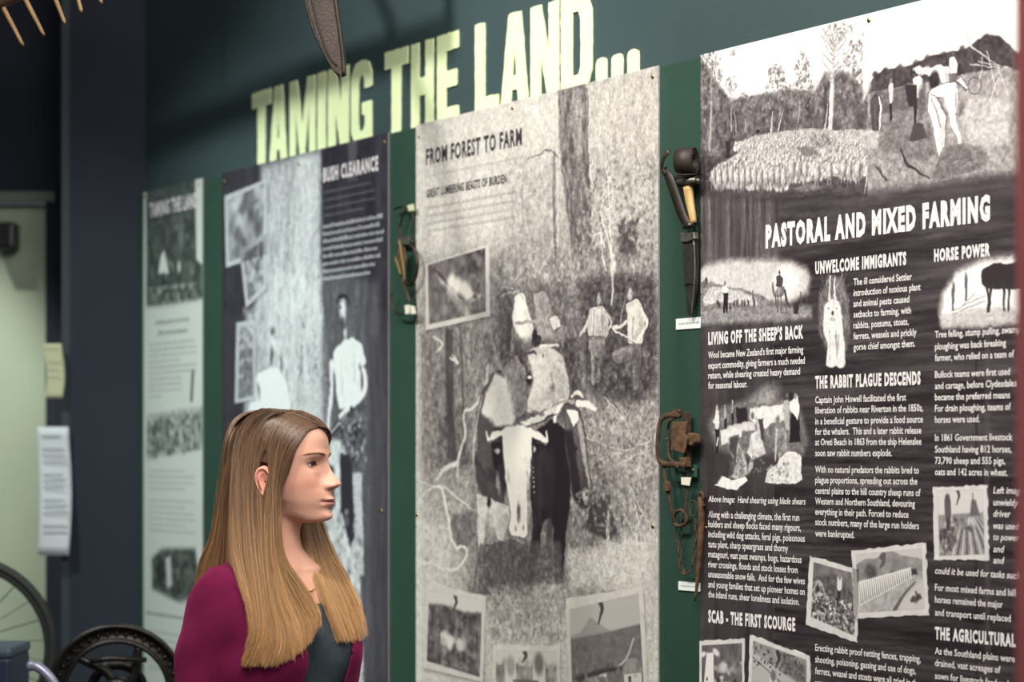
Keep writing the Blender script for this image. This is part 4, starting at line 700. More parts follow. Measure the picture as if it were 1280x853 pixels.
def pic_track(p, at, k):
    p.poly([at(-.1, -.1), at(1.1, -.1), at(1.1, 1.1), at(-.1, 1.1)], .36, 2, raw=True, tex=(.2, 50, 50, 2)); p.poly([at(.7, 0), at(1.1, -.1), at(1.1, .4), at(.8, .3)], .12, 6, raw=True); p.line([at(.12, .12), at(.35, .5), at(.7, .98)], [2 * k, 7 * k, 9 * k], .75, 2, raw=True); p.line([at(.1, .1), at(.2, .2), at(.35, .4)], [2 * k, 5 * k, 2 * k], .12, 2, raw=True); rdabs(p, at, k, 160, (0, 1, 0, 1), (3, 7), (.15, .6), .5)
    for x, y, r in ((.42, .38, 7), (.52, .48, 8), (.63, .55, 7), (.70, .64, 7), (.76, .74, 6)): p.dab(at(x, y), r * k, r * .9 * k, .93, 30, .4, raw=True)
    rdabs(p, at, k, 30, (.7, .95, .72, .88), (2, 5), (.1, .8))
def pic_bush(p, at, k):
    p.poly([at(-.1, -.1), at(1.1, -.1), at(1.1, .3), at(-.1, .25)], .85, 5 * k, raw=True); p.poly([at(-.1, .2), at(.3, .16), at(.7, .2), at(1.1, .15), at(1.1, 1.1), at(-.1, 1.1)], .24, 4, raw=True, tex=(.2, 70, 70, 3)); rdabs(p, at, k, 260, (0, 1, .2, 1), (2, 6), (.1, .65), .5)
    for i in range(12): x = p.rs.rand(); p.line([at(x, .3), at(x + .02, .95)], 1.2 * k, p.rs.uniform(.4, .8), 1, .5, raw=True, curve=False)
    rdabs(p, at, k, 26, (.25, .7, .58, .68), (3, 7), (.7, .98)); stain(p, at, k, .5, .06)
def pic_men(p, at, k): 
    pic_landscape(p, at, k, .82, .5, .5, .3, 3); rdabs(p, at, k, 200, (0, 1, .2, 1), (2, 5), (.3, .85), .5); rfig(p, at, k, .25, .95, .7, .85, .5, .6); rfig(p, at, k, .72, .95, .75, .85, .5, .4); p.line([at(.3, .6), at(.7, .62)], 2 * k, .3, 1, raw=True); stain(p, at, k, .48, .06)
def pic_farm(p, at, k):
    p.poly([at(-.1, -.1), at(1.1, -.1), at(1.1, .4), at(-.1, .4)], .72, 3, raw=True); p.poly([at(-.1, .3), at(.15, .26), at(.3, .12), at(.5, .25), at(.6, .3), at(-.1, .35)], .58, 2, raw=True); p.poly([at(-.1, .32), at(.5, .30), at(1.1, .27), at(1.1, 1.1), at(-.1, 1.1)], .38, 2, raw=True, tex=(.08, 50, 70, 3)); p.line([at(.9, .4), at(.75, .6), at(.4, .72)], 2 * k, .75, 1, raw=True)
    for x, y, w_ in ((.72, .72, .26), (.15, .86, .26), (.42, .7, .08)):
        p.poly([at(x, y), at(x + w_ * .25, y - w_ * .55), at(x + w_ * .8, y - w_ * .55), at(x + w_ * 1.1, y - .02)], .55, 1, raw=True, tex=(.06, 60, 60, 2)); p.poly([at(x + .02, y), at(x + w_, y - .01), at(x + w_, y + w_ * .45), at(x + .02, y + w_ * .45)], .82, 1, raw=True); p.poly([at(x + w_ * .3, y + .02), at(x + w_ * .45, y + .02), at(x + w_ * .45, y + w_ * .45), at(x + w_ * .3, y + w_ * .45)], .2, 1, raw=True)
    p.line([at(.05, .75), at(.4, .68), at(.7, .66)], 4 * k, .15, 2, raw=True); p.poly([at(.2, 1.1), at(.5, .95), at(1.1, .85), at(1.1, 1.1)], .66, 4, raw=True); rdabs(p, at, k, 60, (0, 1, .6, 1), (2, 4), (.15, .7), .5); stain(p, at, k, .45, .04)
snaps3 = [([(543, 331), (622, 306), (623, 396), (542, 414)], [(545, 332), (617, 311), (618, 390), (547, 406)], pic_track), ([(544, 730), (618, 745), (614, 853), (540, 835)], [(547, 738), (613, 751), (610, 846), (544, 826)], pic_bush),
          ([(627, 806), (710, 808), (711, 880), (626, 880)], [(631, 814), (706, 814), (707, 875), (630, 875)], pic_men), ([(718, 748), (814, 734), (822, 890), (722, 890)], [(723, 762), (809, 742), (817, 880), (727, 880)], pic_farm)]
for q, inn, fn in snaps3: p.print_quad(q, inn, .84, fn, .5, .006)
for y, x1 in ((223, 668),): p.words(543, y, x1, 3.4, .35, .6)
for y, x1 in ((263, 657), (273, 655), (282.5, 650), (292, 655)): p.words(543, y, x1, 4.2, .35, .7)
t3, o3, M3 = poster('sepia poster headed FROM FOREST TO FARM with yoked bullocks, in the middle', 530, 834, p, 'forest_poster_print', (.13, .10, .12), (.90, .885, .85), [(651, 136), (827, 97), (827, 658), (534, 172), (532, 644)])
for (q, _, _), lb in zip(snaps3, ('printed snapshot of a bullock train on a track', 'printed snapshot of dense bush', 'printed snapshot of two men working', 'printed snapshot of farm buildings below hills')): snapshot(t3, o3, p, M3, q, lb)
M_k = mat('dark_print_ink', (.20, .18, .20), .5)
text_lines('heading_text', [('FROM FOREST TO FARM', 543, 207, 663)], M_k, t3, o3, 20, .03, False, O4); text_lines('subheading_text', [('GREAT LUMBERING BEASTS OF BURDEN', 543.5, 248, 644)], M_k, t3, o3, 10.5, .03, False, O4)

# ======== poster 2: bush clearance
u2a, u2b = wall_u(287), wall_u(495)
p = Print(u2a, u2b, PB, PT, 560, .22, 2); p.g[:] = .17 + .07 * p.noise(30, 3, 1, 4) + .04 * p.noise(30, 30, 2, 3)
V = lambda x0, y0, k: p.view(x0, y0, k); V(280, 170, 3.41)
p.poly([(190, 130), (440, 60), (440, 900), (150, 900), (170, 500)], .70, 40, tex=(.16, 40, 8, 5)); p.poly([(330, 100), (440, 80), (440, 900), (330, 900)], .80, 24, .8, (.12, 50, 12, 3)); p.strokes([(200, 200), (430, 160), (430, 840), (200, 840)], 140, (40, 200), (80, 100), 5, (.3, .95), .35); p.poly([(440, 560), (640, 620), (640, 900), (440, 900)], .36, 30, .7, (.1, 50, 10, 3)); p.poly([(560, 0), (600, 0), (600, 200), (560, 200)], .45, 14, .5)
V(280, 400, 3.555)
p.poly([(120, -40), (470, -40), (520, 400), (480, 900), (120, 900)], .72, 30, .9, (.15, 40, 14, 6)); p.strokes([(140, 0), (500, 0), (500, 380), (140, 380)], 120, (30, 160), (75, 105), 5, (.25, .95), .4); p.poly([(660, -40), (760, -40), (760, 1700), (640, 1700)], .22, 24, .9, (.08, 60, 6, 2)); p.line([(380, 120), (375, 250)], [8, 18, 6], .25, 4, .8)
p.poly([(30, -20), (130, -20), (120, 400), (30, 400)], .2, 12, .8)
# left man
V(162, 248, 2.807)
p.poly([(700, 300), (900, 300), (900, 1700), (700, 1700)], .36, 30, .7, (.1, 40, 8, 3)); p.poly([(500, 260), (700, 240), (700, 1500), (520, 1500)], .84, 22, .7, (.10, 30, 8, 4))
p.strokes([(500, 260), (700, 240), (700, 760), (520, 760)], 130, (8, 40), (70, 110), 6, (.3, .6), .5); p.strokes([(500, 260), (700, 240), (700, 760), (520, 760)], 60, (30, 90), (80, 100), 5, (.85, 1), .5)
p.line([(628, 520), (628, 600), (622, 640)], [5, 13, 5], .3, 3, .8); p.line([(612, 540), (616, 565)], [8, 4], .3, 3, .8)
p.poly([(455, 660), (478, 612), (505, 600), (545, 598), (572, 640), (588, 700), (592, 790), (440, 790), (445, 720)], .93, 5, tex=(.05, 40, 40, 2)); p.line([(455, 650), (475, 612), (510, 598)], 4, .35, 4, .5); p.line([(575, 640), (592, 720)], 5, .45, 4, .5)
p.dab((478, 678), 8, 26, .2, 14, .5, .85); p.dab((530, 500), 17, 34, .88); p.dab((528, 470), 18, 14, .3, 0, .5, .8); p.dab((535, 492), 9, 6, .5, 0, .6, .7); p.dab((524, 556), 11, 30, .15, 0, .5, .9); p.dab((557, 582), 8, 34, .2, 0, .5, .8)
# right man with an axe
p.poly([(738, 600), (742, 540), (778, 500), (812, 494), (842, 520), (856, 580), (836, 604), (838, 690), (800, 740), (762, 742), (752, 690), (748, 620)], .92, 5, tex=(.06, 40, 40, 2)); p.line([(738, 590), (742, 540), (778, 498)], 4, .2, 4, .6); p.line([(844, 520), (858, 580)], 4, .2, 4, .6)
p.line([(734, 585), (734, 680), (726, 760), (716, 860)], [30, 24, 22, 18], .90, 4); p.line([(846, 606), (854, 655), (838, 700), (796, 738), (764, 768)], [26, 28, 26, 22, 20], .94, 4); p.dab((726, 652), 10, 12, .2, 0, .5, .8); p.dab((836, 596), 8, 12, .2, 0, .5, .8); p.line([(768, 560), (772, 690)], [3, 9], .6, 5, .6); p.line([(812, 560), (816, 640)], [3, 8], .55, 5, .5)
p.dab((774, 396), 22, 42, .88); p.line([(752, 372), (762, 350), (786, 350), (796, 372)], [8, 14, 14, 6], .12, 3); p.dab((790, 410), 7, 26, .35, 0, .5, .7); p.dab((766, 388), 6, 4, .3); p.dab((771, 408), 4, 9, .55, 0, .5, .6); p.dab((771, 436), 13, 20, .22, 0, .5, .85); p.dab((782, 478), 13, 20, .78); p.line([(770, 430), (776, 500)], [6, 4], .2, 3, .6)
p.line([(805, 742), (700, 880)], 16, .14, 3); p.line([(798, 745), (704, 868)], 6, .85, 2); p.poly([(768, 775), (850, 730), (862, 850), (850, 960), (770, 960), (756, 860)], .30, 8, tex=(.2, 60, 60, 5)); p.dab((812, 830), 26, 40, .12); p.dabs([(770, 770), (855, 740), (855, 940), (770, 940)], 70, (6, 14), (.15, .9), .6)
V(360, 360, 1.7286)
p.poly([(85, 330), (130, 330), (165, 430), (180, 860), (60, 860), (75, 600)], .82, 8, .95, (.2, 30, 20, 4)); p.poly([(128, 360), (150, 360), (172, 520), (150, 560), (130, 480)], .15, 5); p.poly([(155, 400), (175, 400), (180, 620), (165, 620)], .75, 5); p.poly([(100, 380), (115, 390), (118, 470), (100, 500)], .2, 5); p.poly([(60, 560), (90, 520), (110, 640), (80, 700)], .3, 10, .8); p.dabs([(80, 480), (170, 480), (175, 800), (80, 800)], 120, (5, 12), (.1, .95), .6)
V(0, 0, 1); p.poly([(470, 420), (495, 420), (495, 900), (474, 900)], .24, 8, .8, (.06, 60, 6, 2))
p.photographic(.9, 1.2, .09, .5)
def pic_mix(p, at, k): pic_landscape(p, at, k, .6, .4, .45, .35, 4); rdabs(p, at, k, 90, (0, 1, 0, 1), (6, 14), (.1, .95), .6)
sn2 = [([(290, 246), (343, 225), (343, 318), (292, 336)], [(294, 252), (339, 231), (339, 312), (296, 328)], pic_mix), ([(309, 314), (342, 292), (343, 362), (317, 386)], [(313, 320), (338, 302), (339, 356), (320, 377)], pic_mix), ([(305, 404), (328, 401), (329, 500), (303, 505)], [(309, 410), (325, 408), (326, 495), (307, 500)], pic_mix)]
for q, inn, fn in sn2: p.print_quad(q, inn, .78, fn, .4, .004)
for i in range(4): p.words(414, 243.5 + i * 9.7, (475, 477, 477, 466)[i], 3.4, .75, .7)
for i in range(8): p.words(413, 287 + i * 9.3, (488, 484, 489, 487, 481, 484, 478, 472)[i], 5.4, .95, 1, .85)
t2, o2, M2 = poster('dark poster headed BUSH CLEARANCE with axemen, behind the woman', 287, 495, p, 'bush_poster_print', (.12, .11, .145), (.88, .91, .91), [(289.5, 228), (383, 206), (490, 179), (487, 639)])
for q, _, _ in sn2: snapshot(t2, o2, p, M2, q)
text_lines('heading_text', [('BUSH CLEARANCE', 414, 228, 483)], M_w2, t2, o2, 17, .05, False, O4)

# ======== poster 1: the introduction
u1a, u1b = wall_u(188), wall_u(262)
p = Print(u1a, u1b, PB, PT, 420, .80, 1); p.g[:] = .86 + .02 * p.noise(6, 6, 1, 3)
V = lambda x0, y0, k: p.view(x0, y0, k); V(170, 220, 2.846)
p.poly([(62, -10), (262, -40), (262, 440), (150, 470), (62, 470)], .24, 14, tex=(.12, 20, 20, 3)); p.poly([(235, -20), (262, -30), (262, 320), (240, 300)], .86, 6); p.dabs([(80, 160), (240, 140), (240, 440), (80, 460)], 120, (6, 16), (.08, .6), .6); p.poly([(104, 350), (112, 290), (125, 265), (142, 350)], .92, 6); p.dab((178, 325), 12, 22, .85); p.dab((185, 215), 22, 50, .5, 0, .5, .7); p.dab((123, 400), 16, 50, .08); p.line([(70, 405), (240, 385)], 6, .5, 3); p.dabs([(70, 400), (245, 390), (245, 450), (70, 460)], 80, (6, 14), (.1, .8), .6)
p.poly([(60, 470), (262, 440), (262, 520), (60, 520)], .86, 14, .9)
V(0, 0, 1)
for i, (a, b_) in enumerate(((203, 245), (206, 244))): p.words(a, 407 + i * 13, b_, 6, .2, .9)
for i in range(10): p.words(195, 433 + i * 7.2, (253, 254, 255, 234, 254, 254, 238, 236, 236, 210)[i], 3.2, .35, .75)
p.line([(250, 466), (248, 500)], 6, .1, 2); p.poly([(192, 520), (262, 510), (262, 560), (192, 575)], .62, 5, tex=(.3, 40, 40, 3)); p.dabs([(193, 528), (258, 518), (258, 565), (193, 572)], 110, (2, 5), (.08, .5), .7)
for i in range(11):
    if i != 4: p.words(195, 590 + i * 7.4, 252 if i % 3 else 240, 3.2, .4, .75)
V(170, 500, 2.415); p.poly([(68, 480), (100, 450), (200, 450), (220, 600), (150, 610), (70, 570)], .25, 12, tex=(.2, 30, 30, 4)); p.poly([(110, 480), (125, 470), (130, 560), (115, 570)], .8, 6); p.dab((92, 520), 20, 40, .1)
p.words(192, 768, 258, 4.5, .15, .95)
for i in range(6): p.words(195, 790 + i * 9, 252, 3.2, .4, .7)
t1, o1, M1 = poster('narrow pale poster with a dark picture at its top, at the far left end', 188, 262, p, 'intro_poster_print', (.09, .12, .11), (.89, .92, .89), [(190, 246), (258, 231)])
text_lines('heading_text', [('TAMING THE LAND', 196, 272, 256)], M_w2, t1, o1, 17, .05, False, O4)
# ================================================================ things hung on the green board
BO = .0185
def on_wall(px, py, out=BO):
    dx, dz = (px - 640) / F_PX, (HOR - py) / F_PX; s = (out - ST * Z0) / (-CT * dx - ST); P = Vector((dx * s, s, EYE + dz * s))
    return (P.x * ST - (P.y - Z0) * CT, P.z)
class Hung:
    def __init__(s, px, py, label, cat, name):
        s.u, s.v = on_wall(px, py); s.t = empty(name, wp(s.u, s.v, BO), ROTW); tag(s.t, label, cat)
    def L(s, px, py, o=.01): u, v = on_wall(px, py, BO + o); return Vector((u - s.u, -o, v - s.v))
    def pts(s, P, o=.01): return [s.L(p[0], p[1], p[2] if len(p) > 2 else o) for p in P]
    def tube(s, name, P, r, m, o=.01, n=None, seg=8, closed=False, flat=1.0):
        Q = s.pts(P, o); Q = [Vector(q) for q in catmull([tuple(q) for q in Q], n)] if n else Q; bm = bmesh.new(); R = r
        if isinstance(r, (list, tuple)): R = list(np.interp(np.linspace(0, 1, len(Q)), np.linspace(0, 1, len(r)), r))
        add_tube(bm, Q, R, seg, closed, flat); return from_bm(name, bm, m, s.t, True)
    def plate(s, name, P, th, m, o=.01, bev=.0006):
        Q = s.pts(P, o); bm = bmesh.new(); add_prism(bm, [(q.x, q.z) for q in Q], -o - th / 2, -o + th / 2); bmesh.ops.recalc_face_normals(bm, faces=bm.faces)
        if bev: bmesh.ops.bevel(bm, geom=list(bm.edges), offset=bev, segments=1, affect='EDGES')
        return from_bm(name, bm, m, s.t)
    def ball(s, name, px, py, o, r, m, sc=(1, 1, 1)):
        bm = bmesh.new(); bmesh.ops.create_uvsphere(bm, u_segments=14, v_segments=9, radius=r); bmesh.ops.scale(bm, vec=sc, verts=bm.verts); bmesh.ops.translate(bm, vec=s.L(px, py, o), verts=bm.verts); return from_bm(name, bm, m, s.t, True)
    def link_ring(s, px, py, o, rx, rz, ang, turn, r, m, name='chain_link'):
        bm = bmesh.new(); c = s.L(px, py, o); R = Matrix.Rotation(ang, 3, 'Y') @ Matrix.Rotation(turn, 3, 'Z')
        Q = [c + R @ Vector((rx * math.cos(a), 0, rz * math.sin(a))) for a in np.linspace(0, 2 * math.pi, 16, endpoint=False)]
        add_tube(bm, Q, r, 6, True); return from_bm(name, bm, m, s.t, True)
M_leather = mat('dark_brown_leather', (.20, .155, .13), .5, col2=(.13, .10, .085), scale=40, bump=.5, bscale=400)
M_leath2 = mat('worn_brown_leather', (.38, .27, .19), .6, col2=(.26, .19, .14), scale=60, bump=.4, bscale=400)
M_bone = mat('cream_bone', (.76, .64, .43), .4, col2=(.68, .55, .35), scale=50, stretch=(1, 1, .3))
M_iron = mat('dark_iron', (.17, .155, .14), .45, .6, col2=(.24, .20, .16), scale=50, bump=.4, bscale=300)
M_rust = mat('rusty_iron', (.36, .27, .19), .8, .25, col2=(.24, .17, .12), scale=60, bump=.7, bscale=350)
M_rust2 = mat('brown_rust', (.42, .31, .21), .85, .15, col2=(.29, .20, .13), scale=80, bump=.7, bscale=400)
M_steel = mat('grey_steel', (.50, .49, .45), .4, .7, col2=(.38, .36, .32), scale=60)
M_sheath = mat('olive_black_sheath', (.17, .165, .14), .5, col2=(.11, .105, .095), scale=50, bump=.4, bscale=300)
M_cardw = mat('white_label_card', (.90, .92, .90), .7)
M_tagw = mat('white_paper_tag', (.86, .85, .78), .8)
# ---- knife with rolled belt
k = Hung(860, 300, 'dark leather knife sheath with cream handle and rolled belt, upper right green strip', 'knife', 'sheath_knife')
bm = bmesh.new(); c0 = k.L(852, 202, .040); ang = .5; Q = []                # the coiled belt: a spiral strip
for i in range(70):
    a = i / 69 * 2 * math.pi * 2.6 + 1.2; r = .0105 + .0135 * i / 69; Q.append((r * math.cos(a), r * 1.15 * math.sin(a)))
def strip(bm, Q, c, half, axis_w, ax_u, ax_v, th=.0022):
    rows = []
    for i, (a, b) in enumerate(Q):
        n = Vector(((Q[min(i + 1, len(Q) - 1)][1] - Q[max(i - 1, 0)][1]), -(Q[min(i + 1, len(Q) - 1)][0] - Q[max(i - 1, 0)][0]))); n.normalize(); row = []
        for s_, t_ in ((-1, 0), (1, 0), (1, 1), (-1, 1)): row.append(bm.verts.new(c + ax_u * (a + n.x * th * t_) + ax_v * (b + n.y * th * t_) + axis_w * half * s_))
        rows.append(row)
    for i in range(len(rows) - 1):
        for j in range(4): bm.faces.new((rows[i][j], rows[i][(j + 1) % 4], rows[i + 1][(j + 1) % 4], rows[i + 1][j]))
    bm.faces.new(rows[0]); bm.faces.new(rows[-1][::-1])
aw = Vector((.86, .50, .0)).normalized(); au = Vector((.50, -.86, 0)).normalized(); av = Vector((0, 0, 1))
strip(bm, Q, c0 + Vector((.012, .002, 0)), .019, aw, au, av); bmesh.ops.recalc_face_normals(bm, faces=bm.faces); from_bm('rolled_belt', bm, M_leather, k.t, True)
k.ball('inner_coil', 848, 201, .050, .0125, M_leath2, (.9, .5, 1.15))
k.plate('brass_clip', [(843, 188), (853, 187), (854, 191), (844, 192)], .003, M_brass, .046)
Pq = k.pts([(829, 211, .030), (836, 222, .034), (844, 245, .030), (852, 268, .026), (860, 284, .022)]); bm = bmesh.new(); rows = []
for i, q in enumerate(catmull([tuple(q) for q in Pq], 18)):
    w_ = .0095 + .003 * math.sin(i / 17 * 3.1); d = Vector((w_, 0, .004)); rows.append([bm.verts.new(Vector(q) - d), bm.verts.new(Vector(q) + d), bm.verts.new(Vector(q) + d + Vector((0, .002, 0))), bm.verts.new(Vector(q) - d + Vector((0, .002, 0)))])
for i in range(17):
    for j in range(4): bm.faces.new((rows[i][j], rows[i][(j + 1) % 4], rows[i + 1][(j + 1) % 4], rows[i + 1][j]))
bm.faces.new(rows[0]); bm.faces.new(rows[-1][::-1]); bmesh.ops.recalc_face_normals(bm, faces=bm.faces); from_bm('strap', bm, M_leather, k.t, True)
k.tube('strap_loop', [(836, 188, .04), (829, 198, .042), (827, 210, .036), (832, 219, .032)], .0068, M_leather, n=12, flat=.32)
k.plate('pommel', [(845, 221), (871, 219), (872, 231), (846, 234)], .016, M_iron, .020, .002); k.ball('stud', 872.5, 225.5, .024, .0042, M_steel); k.tube('pommel_cap', [(847, 228), (869, 225)], .0055, M_steel, .030)
k.tube('handle', [(860, 234), (862, 250), (865, 266), (867, 279)], [.0118, .0105, .0088, .0078], M_bone, .022, 12, 12, flat=.8)
k.tube('guard', [(856, 283), (868, 280)], .0065, M_iron, .022); k.ball('rivet', 862, 281, .030, .004, M_steel)
k.plate('metal_collar', [(853, 290), (858, 293), (870, 290), (871, 299), (862, 303), (853, 303)], .012, M_steel, .018, .0015)
k.plate('sheath', [(855, 301), (871, 298), (872, 330), (870, 360), (866, 385), (863, 396), (861, 392), (858, 355), (856, 325)], .012, M_sheath, .013, .002)
k.tube('sheath_edge', [(867, 300), (868.5, 325), (868, 350), (866, 375), (864, 394)], .0016, M_steel, .0205, 14, 6)
k.tube('wire_tie', [(855, 357), (862, 354), (870, 357), (872, 355)], .001, M_iron, .021, 8, 5)
def label_card(x0, y0, x1, y1, lab):
    u0, v1 = on_wall(x0, y0); u1, v0 = on_wall(x1, y1); t = empty('label_card', wp(u0, v0, BO), ROTW); bm = bmesh.new(); add_box(bm, ((u1 - u0) / 2, -.0012, (v1 - v0) / 2), (u1 - u0, .002, v1 - v0)); from_bm('card', bm, M_cardw, t)
    bm = bmesh.new(); w, h = u1 - u0, v1 - v0; x = .12 * w; r_ = random.Random(3)
    while x < .85 * w: l = r_.uniform(.04, .13) * w; add_box(bm, (x + l / 2, -.0024, h * .52), (l, .0002, h * .16)); x += l + .025 * w
    tag(from_bm('printed_line', bm, M_ink, t), kind='stuff'); tag(t, lab, 'label', 'label cards under the hung tools')
label_card(846, 399, 878, 410, 'small white label card below the sheath knife'); label_card(849, 727, 876, 740, 'small white label card below the rusty trap')
# ---- gin trap
g = Hung(850, 600, 'rusty jaw trap with plate and long spring, lower right green strip', 'trap', 'jaw_trap')
g.tube('jaw', [(850, 520), (840, 519), (831, 521), (825, 529), (822, 552), (823, 573), (829, 580), (842, 581), (857, 582)], .0058, M_rust, .034, 30, 8, flat=.55)
g.tube('jaw', [(851, 521), (842, 523), (836, 530), (835, 552), (836, 570), (842, 578), (856, 580)], .0036, M_rust, .018, 26, 8, flat=.6)
g.plate('trigger_plate', [(841, 528), (859, 527), (857, 543), (860, 548), (856, 567), (839, 563)], .003, M_rust2, .032, .0008)
g.plate('cross_bar', [(857, 516), (861, 516), (862, 583), (858, 583)], .012, M_rust, .014, .001)
g.plate('bracket', [(859, 545), (864, 541), (871, 543), (873, 553), (868, 558), (861, 556)], .016, M_rust2, .020, .002)
g.plate('lug', [(843, 512), (851, 512), (851, 521), (844, 521)], .012, M_rust, .026, .001); g.plate('lug', [(852, 572), (860, 572), (861, 584), (852, 584)], .014, M_rust2, .024, .001)
for x, y in ((843, 516), (849, 514), (847, 584), (834, 549)): g.ball('bolt', x, y, .036, .0032, M_rust2)
g.tube('spring_arm', [(830, 581, .03), (831, 596, .03), (835, 615, .026), (840, 640, .02), (843, 656, .016)], .0048, M_rust, n=16, flat=.5)
g.tube('spring_arm', [(858, 583, .02), (859, 610, .02), (857, 638, .018), (857, 655, .016)], .0040, M_rust, n=16, flat=.5)
g.tube('spring_bend', [(843, 655), (849, 658), (857, 655), (859, 648), (856, 641), (850, 638), (844, 642), (842, 650)], .0036, M_rust, .017, 24, 7)
g.plate('clamp', [(831, 603), (836, 602), (838, 614), (832, 615)], .010, M_rust2, .028, .001)
g.plate('mount_plate', [(860, 581), (871, 581), (871, 597), (860, 597)], .003, mat('green_metal', (.20, .34, .28), .5), .0075, .0005); g.ball('screw', 866.5, 588, .0095, .0035, M_steel)
g.plate('paper_tag', [(851.5, 597), (864, 597), (862, 607.5), (852, 606)], .0012, M_tagw, .028, 0)
g.link_ring(848, 668, .012, .0105, .016, .15, .1, .0013, M_rust, 'ring')
CH_O = .0145
cl = [(848, 682), (850, 690), (850, 699), (851, 708), (854, 715), (860, 716), (865, 711), (867, 703), (868, 693), (869, 683), (870, 673), (870, 663), (869, 654)]
for i, (x, y) in enumerate(cl):
    a, b = cl[max(i - 1, 0)], cl[min(i + 1, len(cl) - 1)]; an = math.atan2(b[0] - a[0], b[1] - a[1]); g.link_ring(x, y, CH_O, .0036, .0078, -an, (i % 2) * 1.25, .0013, M_rust2 if i % 3 else M_rust)
g.link_ring(867, 636, .016, .0115, .016, -.2, .2, .0012, M_rust, 'ring')
g.tube('peg', [(876, 622), (877, 650), (875, 690), (872, 725), (869, 752)], [.0062, .0066, .0055, .0045, .0015], M_rust2, .014, 16, 10); g.link_ring(876.5, 621, .014, .0062, .0075, 0, 0, .0035, M_rust2, 'peg_eye'); g.tube('nail', [(880, 632, .006), (880, 632, .022)], .003, M_rust)
# ---- second trap between posters two and three
g = Hung(505, 325, 'small rusty trap with round pan on the green strip left of the middle poster', 'trap', 'pan_trap')
g.ball('pan', 502, 326, .026, .034, M_rust2, (.66, .18, 1.12)); g.tube('pan_strip', [(499, 300), (502, 318), (505, 340), (505, 352)], .0032, mat('dull_brass', (.46, .40, .25), .55, .5), .036, 14, 6); g.tube('pan_strip', [(494, 322), (498, 333), (501, 344)], .003, mat('dull_brass', (.46, .40, .25), .55, .5), .036, 10, 6)
g.plate('hasp', [(497, 297), (512, 295), (511, 306), (498, 306)], .006, M_steel, .016, .001); g.tube('hoop', [(513, 306), (519, 314), (522, 330), (519, 348), (512, 357), (506, 352)], .0042, M_iron, .022, 22, 8)
g.tube('hook_wire', [(493, 262), (499, 259), (506, 260), (503, 272), (500, 284), (503, 297)], .0026, M_iron, .016, 20, 6); g.tube('hook_wire', [(506, 260), (514, 266), (518, 276), (515, 290), (516, 306)], .0022, M_iron, .014, 18, 6)
g.tube('hook', [(490, 366), (489, 372), (493, 388), (501, 393), (510, 392)], .0028, M_iron, .020, 18, 6); g.tube('spring', [(503, 350), (508, 364), (512, 378)], .003, M_rust, .018, 10, 6); g.tube('spring', [(518, 352), (520, 372), (521, 392), (522, 406)], .002, M_iron, .014, 10, 6)
g.plate('paper_tag', [(509, 257), (517, 255), (518, 263), (511, 264)], .0012, M_card, .018, 0); g.plate('paper_tag', [(506, 382), (512, 381), (512, 392), (507, 393)], .0012, M_tagw, .024, 0); g.plate('paper_tag', [(513, 382), (518, 383), (520, 392), (514, 393)], .0012, M_tagw, .026, 0)

# ================================================================ things standing low on the left
M_bench = mat('grey_bench_top', (.30, .31, .32), .7, col2=(.26, .27, .28), scale=10)
bench = empty('display_bench', (-1.35, 5.55, 0)); tag(bench, 'low grey bench under the spoked wheels at the left', 'bench')
bm = bmesh.new(); add_box(bm, (0, 0, .78), (1.0, .95, .04), bevel=.005); from_bm('bench_top', bm, M_bench, bench)
for sx in (-1, 1):
    for sy in (-1, 1): bm = bmesh.new(); add_box(bm, (sx * .45, sy * .42, .38), (.05, .05, .76), bevel=.003); from_bm('leg', bm, M_bench, bench)
BT = .80
M_blackiron = mat('black_cast_iron', (.115, .105, .10), .35, .5, col2=(.16, .145, .13), scale=30, bump=.6, bscale=150, spec=.6)
def ring_lathe(bm, prof, seg=72, c=Vector((0, 0, 0)), R=None):
    """profile (radius, y) turned about the y axis, closed loop"""
    rings = []
    for i in range(seg):
        a = 2 * math.pi * i / seg; row = []
        for r, y in prof: q = Vector((r * math.cos(a), y, r * math.sin(a))); q = (R @ q if R else q) + c; row.append(bm.verts.new(q))
        rings.append(row)
    n = len(prof)
    for i in range(seg):
        A, B_ = rings[i], rings[(i + 1) % seg]
        for j in range(n): bm.faces.new((A[j], A[(j + 1) % n], B_[(j + 1) % n], B_[j]))
# cast flywheel
Zf = 5.25; rad = 86 * Zf / F_PX; cf = unproj(146, 866, Zf); fw = empty('flywheel', (cf.x, cf.y, BT), math.radians(8)); tag(fw, 'black cast iron flywheel with broad ornamented rim, low beside the woman', 'wheel')
hc = cf.z - BT
Cc = Vector((0, 0, hc)); s_ = rad / .16
bm = bmesh.new(); ring_lathe(bm, [(r * s_, y) for r, y in ((.160, .012), (.160, -.012), (.155, -.018), (.150, -.014), (.146, -.006), (.128, -.004), (.124, -.012), (.118, -.016), (.114, -.010), (.114, .012))], 96, Cc); bmesh.ops.recalc_face_normals(bm, faces=bm.faces); from_bm('rim', bm, M_blackiron, fw, True)
ob = None
for i in range(40):
    a = 2 * math.pi * i / 40; bm = bmesh.new() if i == 0 else None
    if i == 0: bmesh.ops.create_uvsphere(bm, u_segments=8, v_segments=6, radius=.0055); ob = from_bm('rim_boss', bm, M_blackiron, fw, True); o = ob
    else: o = ob.copy(); SC.collection.objects.link(o)
    o.location = Cc + Vector((math.cos(a) * .137 * s_, -.006, math.sin(a) * .137 * s_))
